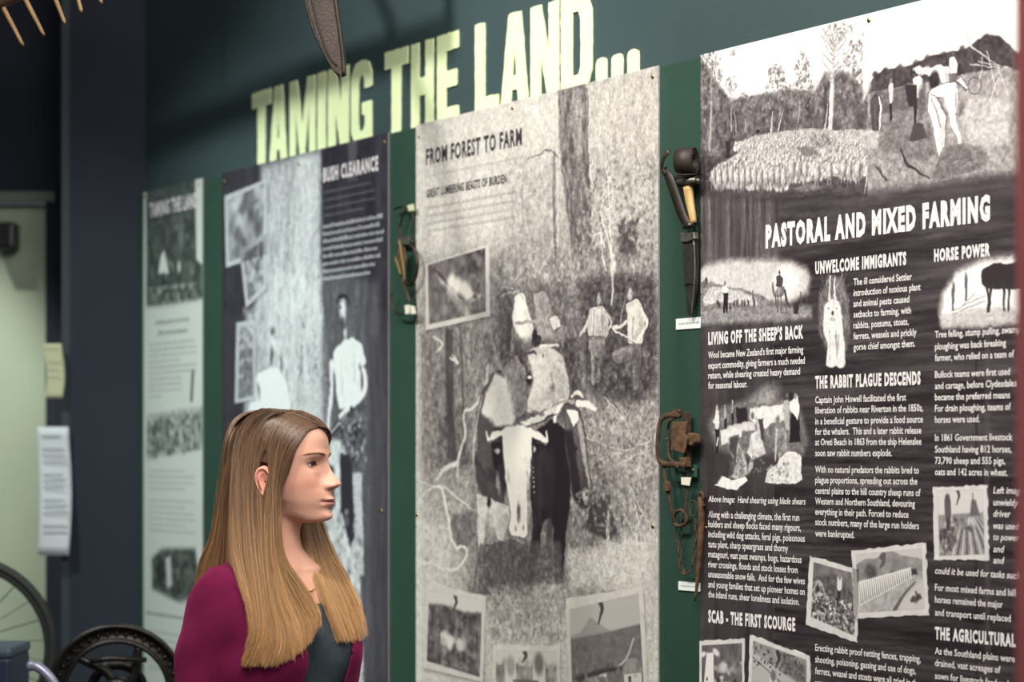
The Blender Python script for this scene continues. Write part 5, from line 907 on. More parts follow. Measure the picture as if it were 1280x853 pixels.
for i in range(5):
    a0 = math.radians(62 + 72 * i); P = [Cc + Vector((math.cos(a0 + b_) * r, -.004, math.sin(a0 + b_) * r)) for r, b_ in ((.03, -.5), (.06, -.28), (.09, -.05), (.118, .05))]
    bm = bmesh.new(); add_tube(bm, [Vector(q) for q in catmull([tuple(q) for q in P], 14)], list(np.linspace(.012, .0095, 14)), 10, flat=.8); from_bm('spoke', bm, M_blackiron, fw, True)
bm = bmesh.new(); ring_lathe(bm, [(.036, .02), (.036, -.02), (.03, -.026), (.012, -.026), (.012, .02)], 32, Cc); from_bm('hub', bm, M_blackiron, fw, True)
bm = bmesh.new(); ring_lathe(bm, [(.072, .05), (.072, .034), (.066, .030), (.05, .034), (.05, .05)], 48, Cc); from_bm('gear', bm, M_blackiron, fw, True)
bm = bmesh.new(); add_tube(bm, [Cc + Vector((-.062, -.03, .075)), Cc + Vector((-.01, -.034, .083)), Cc + Vector((.07, -.03, .078))], .006, 8); from_bm('crank_bar', bm, M_blackiron, fw, True)
bm = bmesh.new(); add_box(bm, (0, .035, hc / 2 + .01), (.05, .03, hc + .0), bevel=.004); add_box(bm, (0, .02, .008), (.16, .09, .016), bevel=.003); from_bm('stand', bm, M_blackiron, fw)
# spoked wheel
Zw = 5.85; cw = unproj(-47, 812, Zw); Rw = 118 * Zw / F_PX; sw = empty('spoked_wheel', (cw.x, cw.y, BT), math.radians(6)); tag(sw, 'thin dark tyred wheel with wire spokes before the pale green door', 'wheel')
Cw = Vector((0, 0, cw.z - BT)); M_tyre = mat('dark_green_black_rubber', (.12, .135, .12), .6, bump=.3, bscale=80)
bm = bmesh.new(); ring_lathe(bm, [(Rw - .014 + .014 * math.cos(a), .014 * math.sin(a)) for a in np.linspace(0, 2 * math.pi, 10, endpoint=False)], 96, Cw); from_bm('tyre', bm, M_tyre, sw, True)
bm = bmesh.new(); ring_lathe(bm, [(Rw - .024, .010), (Rw - .024, -.010), (Rw - .036, -.004), (Rw - .036, .004)], 96, Cw); from_bm('wheel_rim', bm, M_tyre, sw, True)
bm = bmesh.new(); ring_lathe(bm, [(.02, .035), (.02, -.035), (.006, -.035), (.006, .035)], 20, Cw); from_bm('hub', bm, M_tyre, sw, True)
for i in range(24):
    a = 2 * math.pi * i / 24 + .1; bm = bmesh.new(); yo = .03 * (1 if i % 2 else -1); add_tube(bm, [Cw + Vector((.018 * math.cos(a + .9), yo, .018 * math.sin(a + .9))), Cw + Vector(((Rw - .03) * math.cos(a), 0, (Rw - .03) * math.sin(a)))], .0016, 5); from_bm('spoke', bm, mat('grey_wire', (.42, .46, .42), .5, .5), sw)
if Cw.z - Rw > 0: bm = bmesh.new(); add_box(bm, (0, 0, (Cw.z - Rw) / 2 + .005), (.10, .06, Cw.z - Rw + .008), bevel=.003); from_bm('cradle', bm, M_bench, sw)
# blue box and pale handle
Zb_ = 5.35; a_, b_ = unproj(-60, 806, Zb_), unproj(25, 900, Zb_); bx_ = empty('storage_box', ((a_.x + b_.x) / 2, Zb_, BT)); tag(bx_, 'dark blue box with greyish lid at the lower left corner', 'box')
w_ = b_.x - a_.x; hh = a_.z - BT; bm = bmesh.new(); add_box(bm, (0, 0, (hh - .022) / 2), (w_, .22, hh - .022), bevel=.010); from_bm('body', bm, mat('navy_box_plastic', (.13, .17, .27), .5), bx_); bm = bmesh.new(); add_box(bm, (0, 0, hh - .011), (w_ + .006, .226, .024), bevel=.009); from_bm('lid', bm, mat('slate_lid', (.28, .33, .38), .5), bx_)
Zh = 5.05; P = [unproj(x, y, Zh) for x, y in ((34, 834), (44, 833), (56, 841), (68, 856), (80, 885), (84, 930))]; base_ = Vector((P[-1].x, Zh + .05, BT)); hd = empty('curved_handle', (P[-1].x, Zh + .03, BT)); P.append(Vector((P[-1].x, Zh, BT + .012)))
bm = bmesh.new(); add_tube(bm, [Vector(q) - hd.location for q in catmull([tuple(q) for q in P], 30)], [.008] + [.0115] * 28 + [.012], 12); from_bm('handle_tube', bm, mat('pale_lavender_metal', (.62, .62, .72), .3, .4), hd, True); bm = bmesh.new(); add_box(bm, (0, -.02, .006), (.09, .08, .012), bevel=.002); from_bm('foot_plate', bm, M_blackiron, hd)
tag(hd, 'pale lavender curved metal handle in front of the black flywheel', 'handle')

# ================================================================ things hung overhead
M_wood = mat('worn_rake_wood', (.66, .53, .38), .65, col2=(.52, .40, .27), scale=40, stretch=(1, 1, .2)); M_wood2 = mat('dark_rake_wood', (.36, .26, .19), .7, col2=(.28, .20, .14), scale=30)
Zr = 4.55; tip = [(29, 57), (55, 44), (81, 29), (102, 15), (127, 4)]; top = [(0, 2), (29, -6), (62, -20), (90, -30), (117, -42)]
c = unproj(60, -40, Zr); rk = empty('hay_rake', c); tag(rk, 'old wooden rake hung overhead, its teeth pointing down at the top left', 'rake')
for a, b_ in list(zip(tip, top)) + [((-2, 70), (-31, 14)), ((152, -10), (143, -54))]:
    bm = bmesh.new(); A, B_ = unproj(*b_, Zr) - c, unproj(*a, Zr) - c; add_tube(bm, [A, A.lerp(B_, .5), A.lerp(B_, .93), B_], [.0052, .0048, .0038, .0026], 8); from_bm('tooth', bm, M_wood, rk, True)
bm = bmesh.new(); A, B_ = unproj(-60, 26, Zr) - c, unproj(170, -70, Zr) - c; add_tube(bm, [A, A.lerp(B_, .5), B_], .016, 10); from_bm('head_bar', bm, M_wood2, rk, True)
bm = bmesh.new(); A = unproj(30, -10, Zr) - c; add_tube(bm, [A, Vector((.06, .35, .38)), Vector((.12, .8, .62))], .013, 8); from_bm('handle', bm, M_wood2, rk, True)
bm = bmesh.new(); add_tube(bm, [A, Vector((A.x, A.y, H_ - c.z))], .0015, 5); from_bm('hanging_wire', bm, M_iron, rk); bm = bmesh.new(); add_tube(bm, [Vector((.12, .8, .62)), Vector((.12, .8, H_ - c.z))], .0015, 5); from_bm('hanging_wire', bm, M_iron, rk)
Zk = 4.45; c = unproj(405, -10, Zk); sc_ = empty('scythe_blade', c); tag(sc_, 'dark brown curved blade hanging point down in front of the heading', 'blade')
OUT = [(352, -110), (366, -60), (378, -18), (384, 10), (391, 34), (401, 58), (411, 76), (420, 90), (423, 97), (430, 96), (430, 84), (428, 62), (424, 34), (420, 4), (413, -50), (404, -110)]
bm = bmesh.new(); Q = [unproj(x, y, Zk) - c for x, y in OUT]; add_prism(bm, [(q.x, q.z) for q in Q], -.003, .003); bmesh.ops.recalc_face_normals(bm, faces=bm.faces); M_blade = mat('brown_tarnished_steel', (.215, .17, .155), .55, .4, col2=(.15, .12, .11), scale=25, bump=.5, bscale=200); from_bm('blade', bm, M_blade, sc_)
for P_, r_, nm in (([(404, -110), (413, -50), (420, 4), (425, 40), (429, 72), (430, 95)], .0048, 'spine'), ([(352, -110), (366, -60), (378, -18), (385, 14), (393, 40), (404, 64), (414, 82), (424, 95)], .0028, 'edge_bead'), ([(386, -20), (394, 20), (404, 52), (414, 74), (421, 82)], .0022, 'rib')):
    bm = bmesh.new(); add_tube(bm, [Vector(q) for q in catmull([tuple(unproj(x, y, Zk - .004) - c) for x, y in P_], 22)], r_, 8); from_bm(nm, bm, M_iron, sc_, True)
bm = bmesh.new(); A = unproj(380, -108, Zk) - c; add_tube(bm, [A, Vector((A.x, 0, H_ - c.z))], .0015, 5); from_bm('hanging_wire', bm, M_iron, sc_)
# red post close by on the right
ps = empty('red_post', (.505 + .05, 2.2, 0)); tag(ps, 'dusty red painted post close to us at the right edge', 'post')
bm = bmesh.new(); add_box(bm, (0, 0, 1.6), (.10, .10, 3.2), bevel=.006); from_bm('shaft', bm, mat('dusty_red_paint', (.78, .40, .41), .6, col2=(.73, .36, .37), scale=8), ps); bm = bmesh.new(); add_box(bm, (0, 0, .01), (.2, .2, .02), bevel=.002); from_bm('foot_plate', bm, M_iron, ps)
# added rail and rods, out of view, to cast shadow bands on the wall
rl_ = empty('shadow_rail', wp(-1.2, 0, .60), ROTW); tag(rl_, 'long dark rail added unseen above the frame to cast shadow on the teal wall', 'rail')
bm = bmesh.new(); add_tube(bm, [(-.95, 0, 2.985), (0, 0, 2.985), (.92, 0, 2.985)], .034, 10); from_bm('rail', bm, M_iron, rl_, True)
for x in (-.9, 0.0, .90): bm = bmesh.new(); add_tube(bm, [(x, 0, 2.985), (x, 0, H_)], .016, 8); from_bm('shadow_rod', bm, M_iron, rl_, True)
# ================================================================ the woman
HO = Vector((-0.447, 4.25, 1.583))              # between the ears at eye height
YAW_H, YAW_T = math.radians(73), math.radians(50)
KEYS = np.array([
 # z      F      B      W     nf
 (.0985, .012, -.014, .010, 2.0), (.0965, .036, -.042, .030, 2.0), (.0915, .057, -.062, .045, 2.0), (.082, .077, -.077, .057, 2.05),
 (.066, .0925, -.087, .0655, 2.1), (.045, .1005, -.091, .0705, 2.2), (.020, .1025, -.091, .072, 2.25), (.000, .0992, -.088, .071, 2.25),
 (-.020, .0985, -.084, .069, 2.2), (-.040, .1035, -.077, .0655, 2.15), (-.055, .1075, -.070, .0615, 2.1), (-.070, .1085, -.064, .0575, 2.05),
 (-.085, .1070, -.060, .0525, 2.0), (-.097, .1062, -.058, .0485, 1.95), (-.105, .1005, -.057, .0460, 1.95), (-.1095, .089, -.057, .0450, 1.95),
 (-.113, .070, -.057, .0445, 2.0), (-.118, .056, -.057, .0445, 2.0), (-.128, .0455, -.058, .0445, 2.0), (-.145, .041, -.060, .0455, 2.0),
 (-.160, .041, -.064, .0500, 2.0), (-.172, .043, -.069, .0640, 2.0), (-.182, .047, -.073, .0900, 2.0), (-.195, .053, -.077, .1250, 2.1),
 (-.212, .060, -.081, .1440, 2.2), (-.240, .070, -.086, .1560, 2.3), (-.280, .081, -.090, .1580, 2.4), (-.330, .090, -.090, .1540, 2.4),
 (-.400, .092, -.086, .1520, 2.4), (-.470, .086, -.078, .1400, 2.3), (-.560, .084, -.074, .1300, 2.3), (-.640, .092, -.086, .1500, 2.3),
 (-.740, .100, -.105, .1750, 2.3), (-.800, .098, -.105, .1760, 2.3), (-.840, .080, -.085, .1600, 2.3)])
def pchip(xk, yk, x):
    h = np.diff(xk); d = np.diff(yk) / h; m = np.zeros_like(yk)
    for i in range(1, len(xk) - 1):
        if d[i - 1] * d[i] > 0:
            w1 = 2 * h[i] + h[i - 1]; w2 = h[i] + 2 * h[i - 1]; m[i] = (w1 + w2) / (w1 / d[i - 1] + w2 / d[i])
    m[0] = d[0]; m[-1] = d[-1]
    i = np.clip(np.searchsorted(xk, x) - 1, 0, len(xk) - 2); t = (x - xk[i]) / h[i]
    return ((2 * t ** 3 - 3 * t ** 2 + 1) * yk[i] + (t ** 3 - 2 * t ** 2 + t) * h[i] * m[i] + (-2 * t ** 3 + 3 * t ** 2) * yk[i + 1] + (t ** 3 - t ** 2) * h[i] * m[i + 1])
def kv(z, c): return pchip(-KEYS[:, 0], KEYS[:, c], -np.asarray(z, float))
def G(a, s, p=2.0): return np.exp(-np.abs(a / s) ** p)
NOSE = np.array([(.030, 0), (.016, .0025), (.004, .0060), (-.006, .0105), (-.0150, .0165), (-.024, .0225), (-.031, .0270), (-.0355, .0282), (-.0400, .0245), (-.0440, .0160), (-.0475, .0085), (-.052, .0030), (-.058, .0006), (-.075, 0)])
NOSW = np.array([(.030, .012), (.004, .0068), (-.015, .0074), (-.028, .0100), (-.036, .0112), (-.044, .0096), (-.052, .006), (-.075, .006)])
def face(X, Y, Z):
    """moves the bare skull form into a face; X forward, Y to her left, Z up, origin at eye level"""
    X = X.copy(); AY = np.abs(Y); fr = np.clip((X - 0.01) / 0.03, 0, 1)
    d = np.interp(-Z, -NOSE[:, 0], NOSE[:, 1]) * G(Y, np.interp(-Z, -NOSW[:, 0], NOSW[:, 1]), 2.2)
    d += .0115 * G(AY - .0128, .0052) * G(Z + .0400, .0058)                    # wings of the nose
    d += .004 * G(AY - .011, .007) * G(Z + .030, .010)
    d -= .0035 * G(AY - .0068, .0030) * G(Z + .0452, .0020)                    # nostrils
    d += .0045 * G(Y, .026, 2.6) * G(Z + .060, .016)                            # upper jaw
    d -= .0012 * G(Y, .0035) * G(Z + .053, .006)                                # philtrum
    d += .0052 * G(Y, .0185, 2.6) * G(Z + .0645, .0042)                         # upper lip
    d += .0058 * G(Y, .0165, 2.6) * G(Z + .0745, .0046)                         # lower lip
    d -= .0042 * G(Y, .0190, 5) * G(Z + .0692, .0015)                           # mouth line
    d -= .0030 * G(AY - .0210, .0042) * G(Z + .0692, .0045)
    d -= .0016 * G(Y, .017) * G(Z + .0845, .0055)
    d += .0078 * G(Y, .0185, 2.4) * G(Z + .0985, .0110)                         # chin
    d += .0030 * G(AY - .024, .018) * G(Z - .0195, .0075)                       # brow
    d -= .0078 * G(AY - .031, .0150) * G(Z - .0005, .0115)                      # eye sockets
    d -= .0040 * G(AY - .0165, .0060) * G(Z - .002, .012)
    d += .0042 * G(AY - .042, .016) * G(Z + .026, .015)                         # cheeks
    d += .0012 * G(AY - .030, .012) * G(Z + .012, .005)
    X += d * fr
    # eyelids wrapped round the eyeballs
    for s in (-1, 1):
        ex, ey, ez = EYE_C; dy = (Y - s * ey); dz = Z - ez
        r2 = dy ** 2 + dz ** 2
        on = (r2 < .0133 ** 2) & (X > .03)
        lid = ex + np.sqrt(np.maximum(.0133 ** 2 - r2, 0)); q = dy * s
        t = np.clip(1 - (q / .0128) ** 2, 0, 1)
        up = .0052 * t ** .75 + q * .06; lo = -.0040 * t ** .8 + q * .06
        hole = (dz < up) & (dz > lo) & (np.abs(q) < .0128)
        X = np.where(on & ~hole & (lid > X), lid, X)
        X = np.where(on & hole, np.minimum(X, ex + np.sqrt(np.maximum(.0098 ** 2 - r2, 0))), X)
        X -= np.where(on, 0, 1) * .0012 * G(dz - .0100, .0018) * G(dy, .012, 4) * fr      # lid crease
    return X
EYE_C = (.0745, .0305, .0)
def yaw_at(z): 
    t = np.clip((-z - .095) / .085, 0, 1); t = t * t * (3 - 2 * t); return YAW_H + (YAW_T - YAW_H) * t
PIV = -0.006
def to_world(X, Y, Z, yaw=None):
    X, Y, Z = np.asarray(X, float), np.asarray(Y, float), np.asarray(Z, float)
    a = yaw_at(Z) if yaw is None else yaw
    t = np.clip((-Z - .10) / .12, 0, 1)
    x = X - PIV; s, c = np.sin(a), np.cos(a)
    wx = HO.x + s * x + c * Y + PIV * math.sin(YAW_H); wy = HO.y - c * x + s * Y - PIV * math.cos(YAW_H)
    return np.stack([wx + .010 * t, wy - .004 * t, HO.z + Z], -1)
def loft(zs, phis, off=0.0, feat=True):
    z = np.asarray(zs)[:, None]; p = np.asarray(phis)[None, :]
    F, B, Wd, n = (kv(z, c) for c in (1, 2, 3, 4)); cx = np.where(z > -.1, .004, .0) * np.ones_like(p)
    a = np.where(np.cos(p) > 0, F - cx, cx - B) + off; b = Wd + off
    C, S = np.cos(p), np.sin(p); e = 2 / n
    X = cx + a * np.sign(C) * np.abs(C) ** e; Y = b * np.sign(S) * np.abs(S) ** e; Z = z + 0 * p; X = X + 0 * p; Y = Y + 0 * z
    bust = .030 * G(np.abs(Y) - .078, .045, 2.4) * G(Z + .350, .055, 2.3) * (X > 0)
    X = X + bust
    X = X + .004 * G(np.abs(Y) - .055, .05) * G(Z + .196, .006) * (X > 0)         # collar bones
    if feat:
        X = np.where(Z > -.118, face(X, Y, Z), X)
        u = np.clip((.088 - X) / .080, 0, 1); Z = Z + .026 * u * u * (3 - 2 * u) * G(Z + .110, .040)      # the jaw rises towards the ear
        sel = np.exp(-((z + .112) / .016) ** 2)
        for it in range(26):                       # soften the edge of the jaw
            for A in (X, Y, Z): A[1:-1] += .5 * np.clip(sel[1:-1], 0, 1) * (.5 * (A[:-2] + A[2:]) - A[1:-1])
    return X, Y, Z
def grid_faces(n, m):
    i, j = np.meshgrid(np.arange(n - 1), np.arange(m), indexing='ij'); j2 = (j + 1) % m
    return np.stack([i * m + j, (i + 1) * m + j, (i + 1) * m + j2, i * m + j2], -1).reshape(-1, 4)
def mesh_np(name, V, Fq):
    me = bpy.data.meshes.new(name); n = len(V); k = Fq.shape[1]
    me.vertices.add(n); me.vertices.foreach_set('co', np.ascontiguousarray(V, dtype=np.float32).ravel())
    me.loops.add(Fq.size); me.loops.foreach_set('vertex_index', np.ascontiguousarray(Fq, dtype=np.int32).ravel())
    me.polygons.add(len(Fq)); me.polygons.foreach_set('loop_start', np.arange(0, Fq.size, k, dtype=np.int32))
    me.update(calc_edges=True); me.validate(); return me
def vcol(me, C):
    a = me.color_attributes.new('tint', 'FLOAT_COLOR', 'POINT')
    a.data.foreach_set('color', np.c_[C, np.ones(len(C))].astype(np.float32).ravel())
def tint_mat(name, rough, sss=0.0, spec=0.4, noise=0.0, bump=0.0, bscale=300, aniso=0):
    m = mat(name, (.8, .8, .8), rough, sss=sss, spec=spec, bump=bump, bscale=bscale); nt = m.node_tree
    at = nt.nodes.new('ShaderNodeAttribute'); at.attribute_name = 'tint'
    b = nt.nodes['Principled BSDF']; nt.links.new(at.outputs['Color'], b.inputs['Base Color'])
    if aniso: b.inputs['Anisotropic'].default_value = aniso
    return m
def lin(c): return np.array(s2l(c))
woman = empty('person', (HO.x, HO.y, 0))
tag(woman, 'woman with long light brown hair and burgundy cardigan looking at the posters', 'person')
def adopt(o): o.parent = woman; o.matrix_parent_inverse = Matrix.Translation(-woman.location); return o

h = math.pi
ph = np.concatenate([np.linspace(-h, -.95, 80, endpoint=False), np.linspace(-.95, .95, 260, endpoint=False), np.linspace(.95, h, 80, endpoint=False)])
zs = np.concatenate([[.0985, .0982, .0975], np.arange(.0965, -.125, -.0009), np.arange(-.126, -.30, -.004), np.arange(-.305, -.845, -.012)])
X, Y, Z = loft(zs, ph)
V = to_world(X, Y, Z); n, m = X.shape
Vh = V.reshape(-1, 3); Fq = grid_faces(n, m)
# ears, hands and legs are grown into the same mesh below
lx, ly, lz = X.ravel(), Y.ravel(), Z.ravel()
skin = np.tile(lin((.87, .665, .575)), (len(lx), 1))
def blend(mask, col):
    global skin
    skin = skin * (1 - mask[:, None]) + lin(col)[None, :] * mask[:, None]
fr = (lx > .03)
blend(.36 * G(np.abs(ly) - .046, .018) * G(lz + .034, .018) * fr, (.88, .56, .49))
blend(.45 * G(ly, .012) * G(lz + .034, .010) * fr, (.90, .58, .53))
blend(.30 * (lz < -.112), (.80, .56, .46)) if False else None
ul = .0036 * (1 - .0 * ly) * np.clip(1 - (np.abs(ly) / .0205) ** 2, 0, 1) ** .6 
lipm = (np.abs(ly) < .0205) & (lz < -.0690 + ul * 1.55) & (lz > -.0695 - ul * 2.1) & fr
blend(.8 * lipm, (.76, .47, .45))
blend(.8 * G(lz + .0692, .0010) * G(ly, .0195, 6) * fr, (.40, .20, .19))
blend(.8 * G(np.abs(ly) - .0070, .0030) * G(lz + .0455, .0017) * fr, (.30, .14, .12))
bq = (np.abs(ly) - .030); bz = .0185 + .0035 * (1 - ((bq - .004) / .022) ** 2) - .001
blend(.42 * G(lz - bz, .0021, 2.5) * G(bq - .001, .0185, 5) * fr, (.40, .28, .20))
for s_ in (-1, 1):
    dy = (ly * s_ - EYE_C[1]); r = np.sqrt(dy ** 2 + lz ** 2)
    t = np.clip(1 - (dy / .0128) ** 2, 0, 1); up = .0052 * t ** .75 + dy * .06
    blend(.75 * G(lz - up - .0003, .0008) * (np.abs(dy) < .0133) * fr * (ly * s_ > 0), (.22, .14, .11))
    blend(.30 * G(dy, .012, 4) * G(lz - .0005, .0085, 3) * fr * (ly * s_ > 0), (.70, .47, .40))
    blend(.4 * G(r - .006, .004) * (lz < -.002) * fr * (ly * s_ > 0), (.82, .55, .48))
azd = np.degrees(np.abs(np.arctan2(ly, lx))); hl = np.interp(azd, [0, 30, 48, 60, 72, 90, 110, 125], [.067, .063, .046, .022, -.004, -.012, -.06, -.112])
blend(np.clip((lz - hl) / .004, 0, 1) * (lz > -.13), (.45, .34, .265))
parts_v, parts_f, parts_c = [Vh], [Fq], [skin]
base = len(Vh)
# top fan
def add_part(Vp, Fp, col):
    global base
    parts_v.append(Vp); parts_f.append(Fp + base); parts_c.append(np.tile(lin(col), (len(Vp), 1)) if not isinstance(col, np.ndarray) else col); base += len(Vp)
# ears: a folded disc with a raised rim and a hollow
def ear(side):
    na, nr = 40, 14; vs = []; cs = []
    for i in range(nr):
        for j in range(na):
            a = 2 * math.pi * j / na; r = (i + 1) / nr
            ex = .0165 * math.cos(a) * (1 + .12 * math.sin(a)); ez = .0300 * math.sin(a)
            if math.sin(a) < 0: ex *= (1 + .25 * math.sin(a)); 
            rim = math.exp(-((r - .84) / .11) ** 2) * .0065 * (1 if math.cos(a) < .6 or math.sin(a) > .2 else .3)
            bowl = -.006 * math.exp(-((r * math.cos(a) - .1) ** 2 + (r * math.sin(a) + .12) ** 2) / .16)
            anti = .0025 * math.exp(-((r - .55) / .1) ** 2) * (1 if math.cos(a) < .2 else 0)
            out = .004 + rim + bowl + anti - (.010 if i == nr - 1 else 0)
            x0 = ex * r; tilt = .42
            px_ = .011 + x0 * math.cos(tilt) - .12 * ez * r; py_ = .0800 + (-x0) * math.sin(tilt) + out; pz = -.0315 + ez * r
            vs.append((px_, side * py_, pz)); cs.append(lin((.90, .62, .54)) * (1 - .0 * r))
    V3 = np.array(vs); F3 = grid_faces(nr, na)
    if side < 0: F3 = F3[:, ::-1]
    add_part(to_world(V3[:, 0], V3[:, 1], V3[:, 2], YAW_H), F3, np.array(cs))
ear(-1); ear(1)
# forearms with hands, below the cuffs
def skin_mesh(nodes, edges, sub=2):
    me = bpy.data.meshes.new('limb'); me.from_pydata([n_[0] for n_ in nodes], edges, []); o = bpy.data.objects.new('limb', me); SC.collection.objects.link(o)
    sk = o.modifiers.new('s', 'SKIN'); 
    for i, n_ in enumerate(nodes): me.skin_vertices[0].data[i].radius = (n_[1], n_[1]); me.skin_vertices[0].data[i].use_root = (i == 0)
    ss = o.modifiers.new('u', 'SUBSURF'); ss.levels = sub; ss.render_levels = sub
    dg = bpy.context.evaluated_depsgraph_get(); ev = o.evaluated_get(dg); em = bpy.data.meshes.new_from_object(ev)
    Vv = np.array([v.co[:] for v in em.vertices]); Ff = np.array([list(p.vertices) if len(p.vertices) == 4 else list(p.vertices) + [p.vertices[-1]] for p in em.polygons if len(p.vertices) in (3, 4)])
    bpy.data.objects.remove(o); return Vv, Ff
def hand_nodes(s):
    # torso frame: x forward, y left
    N_ = []; E_ = []
    def nd(p, r, par=None):
        N_.append((p, r)); 
        if par is not None: E_.append((par, len(N_) - 1))
        return len(N_) - 1
    y = s * .206
    e = nd((-.036, s * .183, -.50), .028); w0 = nd((-.006, s * .194, -.615), .025, e); w = nd((.040, y, -.735), .0205, w0); pl = nd((.056, y * .98, -.785), .030, w)
    for k, (dx, ln) in enumerate(((.034, .066), (.012, .075), (-.010, .070), (-.031, .055))):
        b_ = nd((.060 + dx * .8, y * .97, -.815), .0095, pl); c_ = nd((.062 + dx, y * .95, -.815 - ln * .5), .0085, b_); nd((.056 + dx, y * .92, -.815 - ln), .0072, c_)
    t1 = nd((.088, y * .93, -.775), .0115, pl); nd((.106, y * .90, -.812), .0085, t1)
    return N_, E_
for s_ in (-1, 1):
    N_, E_ = hand_nodes(s_)
    Vv, Ff = skin_mesh(N_, E_); add_part(to_world(Vv[:, 0], Vv[:, 1], Vv[:, 2], YAW_T), Ff, (.85, .64, .55))
Vall = np.vstack(parts_v); Fall = np.vstack(parts_f); Call = np.vstack(parts_c)
me = bpy.data.meshes.new('body')
me.from_pydata(Vall.tolist(), [], [tuple(dict.fromkeys(f)) for f in Fall.tolist()]); me.update(); vcol(me, Call)
M_skin = tint_mat('skin', 0.48, sss=0.22, spec=0.35, bump=0.06, bscale=900)
body = adopt(link('body', me, M_skin, None, True))
VB = [Vector(v) for v in Vh.tolist()]
bvh = BVHTree.FromPolygons(VB, Fq.tolist() + [list(range(m))])
# crown cap
bmt = bmesh.new(); bmt.from_mesh(me); bmt.verts.ensure_lookup_table(); bmt.faces.new([bmt.verts[i] for i in range(m)][::-1]); bmt.to_mesh(me); bmt.free()
me.polygons.foreach_set('use_smooth', [True] * len(me.polygons))

# eyes
M_white = mat('eye_white', (.86, .82, .80), 0.15, spec=.6); M_iris = mat('brown_iris', (.24, .14, .08), 0.1, col2=(.34, .21, .12), scale=900, spec=.8); M_pup = mat('pupil', (.02, .015, .015), 0.05, spec=.9)
gaze = math.radians(2)
for s_ in (-1, 1):
    c = to_world(EYE_C[0], s_ * EYE_C[1], EYE_C[2], YAW_H); fw = Vector((math.sin(YAW_H + gaze), -math.cos(YAW_H + gaze), .05)).normalized()
    bm = bmesh.new(); bmesh.ops.create_uvsphere(bm, u_segments=40, v_segments=28, radius=.0118)
    o = from_bm('eyeball', bm, M_white, None, True); o.data.materials.append(M_iris); o.data.materials.append(M_pup)
    for p in o.data.polygons:
        r = math.hypot(p.center.x, p.center.y)
        if p.center.z > 0: p.material_index = 2 if r < .0022 else (1 if r < .0059 else 0)
    o.location = Vector(c.tolist()); o.rotation_euler = fw.to_track_quat('Z', 'Y').to_euler(); adopt(o)
    # lashes
    bm = bmesh.new(); rs = random.Random(3)
    for k in range(46):
        q = -.0118 + .0245 * k / 45; t = max(0, 1 - (q / .0128) ** 2); z = .0052 * t ** .75 + q * .06
        x = EYE_C[0] + math.sqrt(max(.0134 ** 2 - q * q - z * z, 1e-8)); L = .0035 + .0032 * (k / 45)
        p0 = (x, s_ * (EYE_C[1] + q), z + .0002); p1 = (x + L * .6, s_ * (EYE_C[1] + q * 1.12), z - .0006); p2 = (x + L, s_ * (EYE_C[1] + q * 1.25 + .0005), z + L * .35)
        pts = [Vector(to_world(*p, YAW_H).tolist()) for p in (p0, p1, p2)]
        add_tube(bm, pts, [.00022, .00018, .00006], 3)
    adopt(from_bm('eyelashes', bm, mat('lash_brown', (.12, .07, .05), .6)))
    bm = bmesh.new()
    for k in range(330):                                       # eyebrow hairs
        q = rs.uniform(-.019, .020); w_ = (1 - (q / .021) ** 4) * (.0030 if q < 0 else .0022); zz = .0180 + .0035 * (1 - ((q - .004) / .022) ** 2) + rs.uniform(-1, 1) * w_ * .6
        yy = EYE_C[1] + q
        def on(yy, zz):
            pw = Vector(to_world(.14, s_ * yy, zz, YAW_H).tolist()); dr = Vector((-math.sin(YAW_H), math.cos(YAW_H), 0))
            hit = bvh.ray_cast(pw, dr, .12); return hit[0] - dr * .0007 if hit[0] else None
        a_, b_ = on(yy, zz), on(yy + .0045, zz + .0020 * (1 - (q + .019) / .020))
        if a_ and b_: add_tube(bm, [a_, b_], [.00028, .0001], 3)
    adopt(from_bm('eyebrow', bm, mat('brow_brown', (.44, .31, .22), .6)))

# ---------------------------------------------------------------- clothes
def torso_obj(zs_, off, yaw=True):
    X, Y, Z = loft(zs_, np.linspace(-h, h, 96, endpoint=False), off, False); return X, Y, Z
# tank top
zt_ = np.arange(-.165, -.66, -.006); X, Y, Z = torso_obj(zt_, .0035); V = to_world(X, Y, Z).reshape(-1, 3); Fq2 = grid_faces(*X.shape)
xl, yl, zl = X.ravel(), Y.ravel(), Z.ravel()
fc = Fq2; cx_, cy_, cz_ = xl[fc].mean(1), yl[fc].mean(1), zl[fc].mean(1)
neck = np.where(cx_ > 0, -.262 + .012 * np.clip(np.abs(cy_) / .05, 0, 1) ** 3, -.225)
keep = (cz_ < neck) | ((np.abs(cy_) > .070) & (np.abs(cy_) < .100) & (cz_ < -.186)) & True
keep &= ~((np.abs(cy_) > .105) & (cz_ > -.27))
me = bpy.data.meshes.new('tank_top'); me.from_pydata(V.tolist(), [], fc[keep].tolist())
tank = adopt(link('tank_top', me, mat('dark_slate_jersey', (.20, .245, .275), .85, col2=(.18, .22, .25), scale=60, bump=.25, bscale=900), None, True))
so = tank.modifiers.new('t', 'SOLIDIFY'); so.thickness = .0025; so.offset = 1
